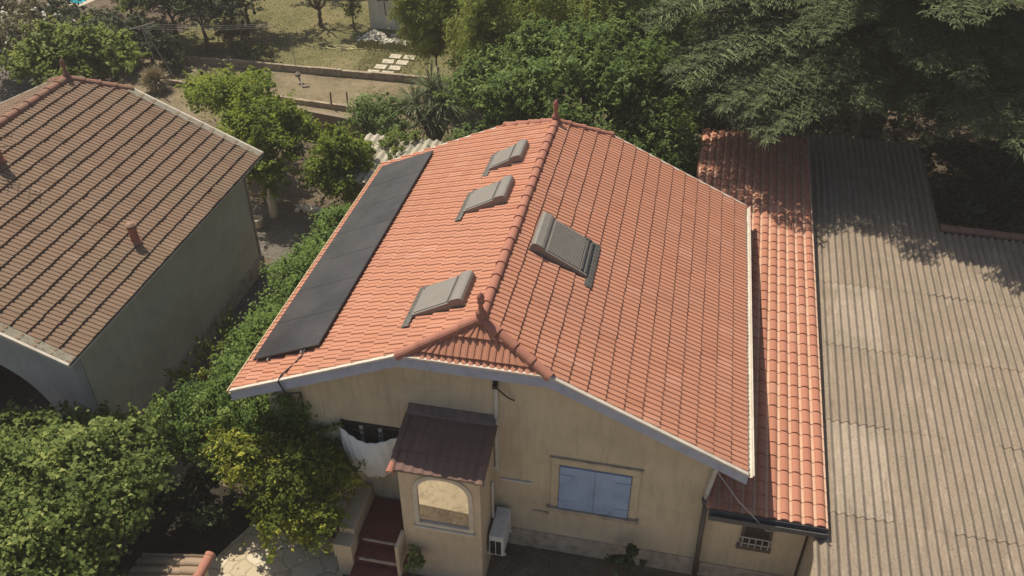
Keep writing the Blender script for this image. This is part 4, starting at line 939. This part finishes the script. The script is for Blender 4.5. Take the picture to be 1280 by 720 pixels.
# ------------------------------------------------------------------ the big cedar
def bough_mesh(name, L, seed, droop=.05, wide=.027):
    g = np.random.default_rng(seed); tw0 = []; tw1 = []
    axis = lambda x: np.array([x, .18 * math.sin(x * .9 + seed), .16 * x - droop * x * x])
    mb = MB(); mb.tube([axis(L * k / 9) for k in range(10)], [max(.01, .05 * (1 - k / 9.3)) for k in range(10)], 6)
    x = .07 * L
    while x < L:
        for sd in (-1, 1):
            ln = (.36 * (L - x) + .38) * (.45 + .75 * g.random()); ang = math.radians(58 + 17 * g.normal()); a0 = axis(x)
            bd = sd * ang; dp = .20 + .14 * g.random(); lift = .06 + .10 * g.normal(); q = .05
            while q < ln:
                p0 = a0 + np.array([math.cos(bd) * q, math.sin(bd) * q, lift * q - dp * q * q])
                for s2 in (-1, 1):
                    sl_ = (.30 * (ln - q) + .10) * (.55 + .8 * g.random()); b2 = bd + s2 * math.radians(50 + 16 * g.normal()); e = .015
                    dz = -.12 - .35 * q * dp + .10 * g.normal()
                    d2 = np.array([math.cos(b2), math.sin(b2), dz])
                    while e < sl_:
                        p1 = p0 + d2 * e + np.array([0, 0, -.35 * e * e])
                        for s3 in (-1, 1):
                            b3 = b2 + s3 * math.radians(40 + 20 * g.normal())
                            tw0.append(p1); tw1.append(p1 + np.array([math.cos(b3), math.sin(b3), dz + .18 * g.normal()]) * (.045 + .05 * g.random()))
                        e += .042 * wide / .027
                q += .085 + .03 * g.random()
            bd += .05 * g.normal()
        x += .16 + .06 * g.random()
    for k in range(int(L * 60)):
        a0 = axis(L * g.random()); tw0.append(a0 + np.array([0, 0, .03])); tw1.append(a0 + np.array([.10, .16 * g.normal(), .07]))
    for k in range(6): tw0.append(axis(L)); tw1.append(axis(L) + np.array([.25, .12 * g.normal(), -.08]))
    A = np.array(tw0); B = np.array(tw1); D = nrm(B - A); Ln = np.linalg.norm(B - A, axis=1)
    Nn = nrm(np.array([0, 0, 1.]) + .28 * g.normal(size=A.shape)); Nn = nrm(Nn - D * (D * Nn).sum(1, keepdims=True))
    rnd = np.clip(.5 + .2 * g.normal(size=len(A)), 0, 1)
    v, r = leafmesh('', (A + B) / 2, Nn, D, Ln * 1.25 + .02, wide, rnd, .1)
    vs = [tuple(p) for p in mb.v] + [tuple(p) for p in v.reshape(-1, 3)]; b = len(mb.v)
    fs = list(mb.f) + [(b + 4 * i, b + 4 * i + 1, b + 4 * i + 2, b + 4 * i + 3) for i in range(len(v))]
    return raw(name, vs, fs, [M['bark_grey'], M['l_cedar']], [.5] * len(mb.f) + list(r), [0] * len(mb.f) + [1] * len(v))
BM = [bough_mesh('bough', 4.6, 1), bough_mesh('bough', 5.4, 2, .045), bough_mesh('bough', 3.6, 3, .06), bough_mesh('bough', 2.4, 4, .08), bough_mesh('bough', 4.8, 5, .03, .042), bough_mesh('bough', 4.2, 6, .05, .042)]
def cedar(base, H, spec, label, seed, rt=.42):
    c = thing('cedar_tree', base, label, 'conifer', 'tall conifers behind the sheds'); rng = random.Random(seed); b = Vector(base)
    mb = MB(); mb.tube([b + Vector((0.1 * math.sin(k), .1 * math.cos(k * 1.3), H * k / 8 - .05)) for k in range(9)], [rt * (1 - k / 8.6) + .02 for k in range(9)], 10); part('trunk', mb, M['bark_grey'], c, smooth=True)
    for z, az, v, sc, tilt in spec:
        o = bpy.data.objects.new('bough', BM[v]); COL.objects.link(o); o.parent = c
        o.location = (0, 0, z); o.rotation_euler = (rng.uniform(-.12, .12), tilt, az); o.scale = (sc, sc, sc)
    return c
def whorls(z0, z1, dz, vs, seed, sc0=1.1, sc1=.5, per=5, skip=None):
    rng = random.Random(seed); out = []; z = z0; k = 0
    while z < z1:
        q = (z - z0) / (z1 - z0)
        for j in range(per):
            az = k * 1.1 + j * 2 * PI / per + rng.uniform(-.35, .35)
            if skip and skip(z, az): continue
            out.append((z + rng.uniform(-.3, .3), az, rng.choice(vs), (sc0 + (sc1 - sc0) * q) * rng.uniform(.85, 1.15), rng.uniform(-.05, .12)))
        z += dz; k += 1
    return out
CB = (9.2, 17.6, 0)
def hang(x, y, z0, v, tilt=.0):
    ln = (4.6, 5.4, 3.6, 2.4, 4.8, 4.2)[v]; d = math.hypot(x - CB[0], y - CB[1])
    return (z0, math.atan2(y - CB[1], x - CB[0]), v, d / ln, tilt)
spec = whorls(9.3, 18.5, .75, [4, 5], 5, 1.28, .45, 11, skip=lambda z, az: z < 12 and math.cos(az - 3.6) > .86)
# the lowest boughs, hanging over the sheds
spec += [hang(2.7, 12.3, 6.6, 1), hang(4.0, 11.2, 6.3, 1), hang(5.1, 10.4, 5.9, 1), hang(3.6, 14.0, 7.0, 0), hang(6.6, 11.6, 6.8, 1), hang(7.9, 11.3, 6.4, 0), hang(8.9, 12.4, 7.1, 0), hang(10.9, 13.4, 7.3, 0), hang(9.6, 10.6, 7.6, 1), hang(11.0, 9.8, 6.4, 1), hang(12.3, 11.4, 6.2, 1), hang(13.8, 12.6, 7.0, 0), hang(14.6, 15.2, 6.8, 1), hang(2.6, 15.8, 7.4, 1), hang(5.8, 12.8, 5.2, 0), hang(6.2, 12.0, 8.0, 1, .02), hang(7.4, 12.2, 8.4, 0, .0), hang(10.0, 12.3, 8.4, 0, .02), hang(11.6, 11.6, 7.6, 1, .03), hang(12.8, 10.6, 7.0, 1, .03), hang(8.7, 11.0, 8.0, 1, .05), hang(3.3, 11.7, 6.9, 0, .03), hang(4.6, 11.0, 6.6, 1, .04), hang(2.2, 13.4, 7.6, 0, .02), hang(3.4, 12.9, 5.7, 1, .05), hang(5.9, 11.2, 6.2, 0, .06), hang(10.2, 12.2, 5.4, 0)]
cedar(CB, 20, spec, 'huge dark cedar whose drooping boughs hang over the sheds at top right', 41)
for i, (x, y, h, sd, lb) in enumerate([(4.2, 25.5, 15, 42, 'dark conifer standing behind the bamboo at the top of the picture'), (15.5, 18.5, 17, 43, 'dark conifer in deep shade behind the sheds at the top right'), (22.0, 16.5, 16, 44, 'dark conifer beyond the right edge of the long shed'), (10.5, 31, 17, 45, 'farthest dark conifer behind the cedar trunk'), (19.5, 31, 17, 46, 'farthest conifer in the top right corner')]):
    cedar((x, y, 0), h, whorls(1.6, h - 1.5, 1.4, [0, 1, 2], sd, 1.0, .4, 6), lb, sd, .3)
# dark bushes added below the cedar to darken the sunlit ground
for i, (x, y, r, lb) in enumerate([(12.6, 21.8, 1.7, 'added dark bush farther right behind the shed top'), (14.8, 23.2, 1.8, 'added dark bush deepest under the right conifers'), (10.4, 23.0, 1.6, 'added dark bush behind the cedar in the middle distance'), (4.6, 16.2, 1.3, 'added dark bush left of the cedar trunk'), (11.8, 14.5, 1.4, 'added dark bush behind the shed ridge'), (14.6, 13.0, 1.5, 'added dark bush at the right edge behind the shed'), (7.2, 20.8, 1.6, 'added dark bush behind the cedar trunk'), (11.2, 17.6, 1.5, 'added dark bush right of the cedar trunk'), (13.4, 16.0, 1.6, 'added dark bush in the darkest corner beyond the shed'), (6.6, 16.6, 1.2, 'added dark bush at the foot of the cedar'), (3.4, 18.6, 1.7, 'added dark bush between bamboo and cedar')]):
    tree('dark_filler', (x, y, 0), [(x, y, r * .6, r, r * .9, r * .7), (x + r * .7, y + .3, r * .5, r * .7, r * .7, r * .5)], 3500, .14, .08, M['l_dark'], 190 + i, lb, 'bush', 'dark bushes added as shade below the cedar', tr=.04, per=24)

# ------------------------------------------------------------------ back garden things
def kerb(a, b, lab, h=.22, wd=.16, nseg=9):
    a, b = Vector((*a, 0)), Vector((*b, 0)); d = (b - a).normalized(); s_ = Vector((-d.y, d.x, 0)); L = (b - a).length
    mb = MB(); rng = random.Random(int(L * 100)); e = L / nseg
    for k in range(nseg): mb.obox(a, d, s_, (0, 0, 1), k * e + .006, (k + 1) * e - .006, -wd / 2 + rng.uniform(-.02, .02), wd / 2 + rng.uniform(-.02, .02), -.05, h + rng.uniform(-.03, .03))
    single('garden_kerb', mb, M['kerb'], a, lab, 'kerb', 'low kerbs edging the garden terraces', bevel=.012)
kerb((-20.0, 23.15), (-7.6, 23.1), 'long low kerb edging the upper dry lawn', .30)
kerb((-20.0, 20.9), (-9.6, 19.8), 'low kerb crossing the bare garden bed below the lawn kerb', .22)
kerb((-14.2, 18.9), (-8.6, 18.2), 'short pale kerb just above the brown wall', .2)
mb = MB(); mb.prism([(-13.6, 17.75, -.05), (-8.0, 16.75, -.05), (-8.0, 16.75, 1.15), (-13.6, 17.75, 1.15)], (.04, .22, 0)); 
single('garden_wall', mb, M['wall_brown'], (-11, 17.2, 0), 'brown rendered garden wall in shade behind the green shrubs', 'wall', bevel=.015)
# stepping stones
stn = None; k = 0
D1 = Vector((-10.03 + 10.55, 25.96 - 23.6, 0)).normalized()
wh = ['nearest the kerb', 'second from the kerb', 'third from the kerb', 'farthest from the kerb']
for col in range(2):
    for row in range(4):
        p_ = Vector((-10.55 + col * .66, 23.75, .004)) + D1 * (.66 * row)
        lab = 'square pale stepping stone in the %s column, %s' % ('left' if col == 0 else 'right', wh[row])
        if stn is None:
            mb = MB(); mb.obox(p_, (1, .05, 0), (-.1, 1, 0), (0, 0, 1), -.26, .26, -.24, .24, 0, .035)
            stn = single('stepping_stone', mb, M['slab'], p_, lab, 'paving stone', 'stepping stones on the lawn', bevel=.01)
        else:
            o = dup(stn, p_, lab); o.rotation_euler.z = random.Random(col * 9 + row).uniform(-.12, .12)
# white building, pipe and rubble
wbd = thing('garden_building', (-11.4, 28.2, 0), 'plain white rendered garden building at the top edge', 'building')
mb = MB(); mb.box(-12.45, -9.2, 28.9, 32, -.05, 2.7); part('wall', mb, M['wall_white'], wbd, bevel=.02)
mb = MB(); mb.box(-12.6, -9.0, 28.8, 32.2, 2.702, 2.82); part('roof', mb, M['plinth'], wbd, bevel=.02)
mb = MB(); mb.tube([(-11.95, 28.85, 1.42), (-11.4, 28.85, 1.46)], .03, 6); mb.tube([(-11.62, 28.85, 1.44), (-11.58, 28.85, .7)], .022, 6); part('wall_pipe', mb, M['dark_pvc'], wbd)
rb = random.Random(77); mb = MB()
for k in range(210):
    if k < 130: x = rb.gauss(-11.75, .38); y = rb.gauss(27.5, .3); z = max(.02, .42 * math.exp(-((x + 11.75) ** 2 / .18 + (y - 27.5) ** 2 / .15)) * rb.uniform(.5, 1.05))
    else: x = rb.uniform(-11.4, -9.3); y = rb.gauss(27.2, .14); z = .03 + rb.random() * .05
    s_ = rb.uniform(.04, .12); q = Matrix.Rotation(rb.uniform(0, 6), 3, Vector((rb.random(), rb.random(), rb.random() + .01)).normalized())
    mb.obox((x, y, z), q.col[0], q.col[1], q.col[2], -s_, s_, -s_ * .7, s_ * .7, -s_ * .5, s_ * .5)
single('rubble_pile', mb, M['rubble'], (-11.7, 27.5, 0), 'heap of pale rubble against the white garden building', 'rubble', bevel=.01)
# green grass by the rubble and sparse tufts
g = np.random.default_rng(99); n = 5200
gx = np.concatenate([g.uniform(-12.3, -9.3, n), g.uniform(-21, -7.4, 5200), g.uniform(-11.6, -9.0, 2200)]); gy = np.concatenate([26.75 + .22 * g.normal(size=n), g.uniform(23.5, 33, 5200), g.uniform(23.4, 26.4, 2200)])
nn_ = len(gx); hgt = np.concatenate([.10 + .10 * g.random(n), .04 + .06 * g.random(5200), .03 + .04 * g.random(2200)])
C = np.stack([gx, gy, hgt * .45 + .004], 1); D = nrm(np.array([0, 0, 1.]) + .35 * g.normal(size=(nn_, 3))); Nn = nrm(np.stack([g.normal(size=nn_), g.normal(size=nn_), .2 * np.ones(nn_)], 1)); Nn = nrm(Nn - D * (D * Nn).sum(1, keepdims=True))
vq, rq = leafmesh('', C, Nn, D, hgt, .035, np.clip(np.concatenate([.35 + .15 * g.normal(size=n), .85 + .2 * g.normal(size=5200), .5 + .2 * g.normal(size=2200)]), 0, 1), .1)
gm = quads_to_mesh('grass', vq, rq, M['l_grass']); go = bpy.data.objects.new('grass', gm); COL.objects.link(go); go['kind'] = 'stuff'
# hose
mb = MB(); pts = []
for k in range(46):
    a = k / 45 * 2 * PI * 2.2; rr2 = .55 + .12 * math.sin(a * .7); pts.append((-13.0 + 1.0 * rr2 * math.cos(a) * 1.2 + .012 * k, 26.0 + .42 * rr2 * math.sin(a) + .01 * k, .03))
pts += [(-12.0, 26.6, .03), (-11.75, 26.9, .05), (-11.8, 26.6, .03), (-11.4, 26.25, .03), (-10.2, 26.35, .03)]
mb.tube(pts, .022, 6); single('garden_hose', mb, M['hose'], (-12.6, 26.2, 0), 'pale yellow garden hose coiled on the dry lawn', 'hose')
# washing line post
cp = thing('washing_line_post', (-19.2, 20.8, 0), 'grey wooden washing line post with T top behind the neighbour roof', 'post')
mb = MB(); mb.tube([(-18.95, 20.7, -.02), (-19.6, 21.1, 2.35)], .035, 7); mb.tube([(-18.45, 21.0, -.02), (-19.5, 21.1, 2.2)], .03, 7); part('post', mb, M['wood'], cp)
mb = MB(); mb.tube([(-19.95, 20.75, 2.33), (-19.2, 21.5, 2.42)], .03, 7); part('crossbar', mb, M['wood'], cp)
mb = MB()
for q in (0, .45, .9): mb.tube([(-19.9 + .65 * q, 20.8 + .65 * q, 2.38), (-17, 21.6 + .6 * q, 2.2), (-14.4, 22.4 + .5 * q, 2.25)], .004, 4)
part('line', mb, M['pvc'], cp)
# dried plant hanging at the post foot
g = np.random.default_rng(55); k = 900; d = nrm(g.normal(size=(k, 3)) + np.array([0, 0, .4])); Lf = .5 + .5 * g.random(k); C = np.array([-18.9, 20.1, .55]) + d * (Lf * .45)[:, None]; C[:, 2] -= .1
Nn = nrm(g.normal(size=(k, 3))); Nn = nrm(Nn - d * (d * Nn).sum(1, keepdims=True)); vq, rq = leafmesh('', C, Nn, d, Lf * .7, .05, g.random(k))
me = quads_to_mesh('dry_plant', vq, rq, M['dry']); me.transform(Matrix.Translation((18.9, -20.1, 0))); o = bpy.data.objects.new('dry_plant', me); COL.objects.link(o); o.location = (-18.9, 20.1, 0); o['label'] = 'dry straw coloured plant at the foot of the washing line post'; o['category'] = 'plant'
# thin stake with bent foot
mb = MB(); mb.tube([(-13.7, 22.7, 1.9), (-13.35, 22.1, .45)], .014, 5); mb.tube([(-13.35, 22.1, .45), (-13.25, 22.0, .2), (-12.95, 21.6, .03), (-12.7, 21.75, .03)], .04, 6); mb.lathe((-13.33, 22.08, .25), [(.02, 0), (.12, .06), (.13, .16), (.03, .24)], 8)
single('garden_stake', mb, M['wood'], (-13.3, 22, 0), 'thin tall stake with a bent hook foot in the bare bed', 'stake')
for i, (x, y, h, lb) in enumerate([(-11.0, 19.9, .75, 'short dark fence stake at the middle of the bare bed'), (-10.3, 19.9, .8, 'short dark fence stake near the spiky plant'), (-18.3, 19.5, 1.1, 'dark leaning stake by the neighbour roof corner')]):
    mb = MB(); mb.tube([(x, y, -.05), (x + .04, y, h)], [.035, .03], 6); single('fence_stake', mb, M['bark'], (x, y, 0), lb, 'stake', 'dark stakes in the garden')
# small shed roof of corrugated sheets
ss = thing('small_shed', (-5.7, 13, 0), 'small low shed with pale corrugated roof behind the solar panels', 'shed')
mb = MB(); n = 96; x0, x1 = -7.35, -4.7
for r_, y in enumerate((11.4, 12.9, 12.94, 14.35)):
    for i in range(n + 1):
        x = x0 + (x1 - x0) * i / n; mb.v.append((x, y, 1.85 + .06 * (y - 11.4) + .04 * math.sin(2 * PI * x / .26) + (.0 if r_ < 2 else -.015)))
rs = random.Random(9)
for r_ in range(3):
    for i in range(n): b = r_ * (n + 1) + i; mb.f.append((b, b + 1, b + n + 2, b + n + 1)); mb.r.append(.4 + .3 * math.sin(i * .2)); mb.m.append(0)
part('roof_sheet', mb, M['fibro_pale'], ss, smooth=True)
mb = MB(); mb.box(-7.2, -4.8, 11.6, 14.2, -.05, 1.78); part('wall', mb, M['wall_brown'], ss)
tree('roof_creeper', (-6.3, 14.35, 0), [(-6.25, 14.0, 2.0, .35, .7, .22), (-6.0, 13.3, 1.98, .22, .5, .12), (-5.6, 14.3, 1.95, .6, .25, .25)], 1600, .09, .055, M['l_tree'], 201, 'green creeper growing over the small corrugated roof', 'creeper', tr=.03, per=22)
# stones and pots by the white trunk
rb = random.Random(3); mb = MB()
for k in range(26):
    x = -9.2 + k * .062 + rb.uniform(-.1, .1); y = 12.35 - .012 * k + rb.uniform(-.12, .12); s_ = rb.uniform(.06, .13); q = Matrix.Rotation(rb.uniform(0, 6), 3, 'Z'); mb.obox((x, y, .05), q.col[0], q.col[1], q.col[2], -s_, s_, -s_ * .7, s_ * .7, -.06, rb.uniform(.02, .1))
single('stone_border', mb, M['rubble'], (-8.5, 12.3, 0), 'row of pale border stones in sun behind the ivy hedge', 'stones', bevel=.02)
single('plant_pot', MB().lathe((-10.1, 11.0, 0), [(.12, 0), (.17, .26), (.19, .28), (.19, .33), (.16, .33), (.14, .27)], 12), M['slab'], (-10.1, 11.0, 0), 'pale plant pot beside the limewashed trunk', 'pot')

# ------------------------------------------------------------------ front garden things
gp = thing('tiled_coping', (-5.2, -2.4, 0), 'small wall with greyed tile coping and orange ridge tile at the bottom edge', 'wall')
mb = MB(); mb.prism([(-6.3, -3.6, 0), (-4.86, -3.6, 0), (-4.86, -3.6, 1.42), (-6.3, -3.6, 1.05)], (0, 1.38, 0)); part('wall', mb, M['wall_ochre'], gp, bevel=.01)
mb = MB(); Vd = Vector((-1, 0, -.25)).normalized(); N = Vector((-.25, 0, 1)).normalized()
tiles(mb, (-4.82, 0, 1.50), (0, 1, 0), Vd, N, lambda v: -3.68, lambda v: -2.14, 1.5, .38, .2, CAN, .018, .2, 0, random.Random(6)); part('roof_slope', mb, M['tile_grey'], gp)
mb = MB(); caps(mb, (-4.8, -3.7, 1.52), (-4.8, -2.1, 1.52), (0, 0, 1), .10, .5, random.Random(2), flip=True); part('ridge_cap', mb, M['cap_new'], gp)
tree('rose_bush', (3.05, .0, 0), [(3.05, .05, .62, .28, .22, .32), (2.85, .1, .5, .2, .2, .25)], 420, .10, .075, M['l_dark'], 211, 'small dark bush against the wall below the blue shutters', 'bush', tr=.02, per=16, shell=.3)
tree('potted_plant', (-1.15, -1.05, 0), [(-1.15, -1.0, .75, .22, .2, .3)], 260, .14, .04, M['l_fig'], 212, 'small spiky plant at the foot of the porch front', 'plant', tr=.02, per=14)
tree('garden_shrub', (-9.0, .2, 0), [(-8.65, .35, 1.6, .5, .4, .5), (-9.4, .1, 1.2, .6, .4, .6)], 1800, .10, .06, M['l_citrus'], 213, 'small leafy shrub at the near corner of the grey green wall', 'bush', tr=.03, per=20)
tree('alley_shrub', (-7.9, 3.4, 0), [(-7.75, 3.3, 1.35, .5, .3, .35), (-7.6, 2.6, 1.3, .55, .25, .3), (-7.8, 4.6, .9, .35, .4, .5)], 1500, .085, .05, M['l_citrus'], 214, 'loose twigs reaching across the alley from the hedge', 'bush', tr=.03, per=14, spray=.8)
mb = MB(); mb.box(-8.85, -8.55, -.9, .4, 0, .75); mb.tube([(-8.5, -1.0, .02), (-8.2, .3, 1.0)], .04, 6); mb.box(-8.5, -8.1, .0, .5, 0, .35)
single('timber_stack', mb, M['red_pot'], (-8.5, -.2, 0), 'shaded reddish timber stack at the end of the alley', 'timber', bevel=.02)

single('bucket', MB().lathe((-8.1, 3.7, 0), [(.13, 0), (.17, .30), (.185, .31), (.18, .33), (.15, .32), (.12, .05)], 14), plain('red_plastic', (.30, .035, .035), .5, .1, 6, 0), (-8.1, 3.7, 0), 'red bucket standing in the shaded alley', 'bucket', smooth=True)
single('plant_pot', MB().lathe((-8.5, 1.6, 0), [(.14, 0), (.19, .28), (.21, .29), (.21, .35), (.18, .35), (.16, .28)], 14), M['red_pot'], (-8.5, 1.6, 0), 'empty clay pot against the plinth in the alley', 'pot')

tree('dark_shrub', (-6.4, -.35, 0), [(-6.5, -.3, .55, .65, .5, .45), (-6.05, -.75, .5, .55, .45, .4), (-6.9, -.9, .6, .5, .5, .45), (-6.2, .2, .6, .5, .4, .45)], 4200, .09, .055, M['l_dark'], 221, 'added low dark shrub standing in for shade between the big-leaved tree and the citrus', 'bush', tr=.03, per=22)  # dark leaves added to stand in for shade over the sunlit gap
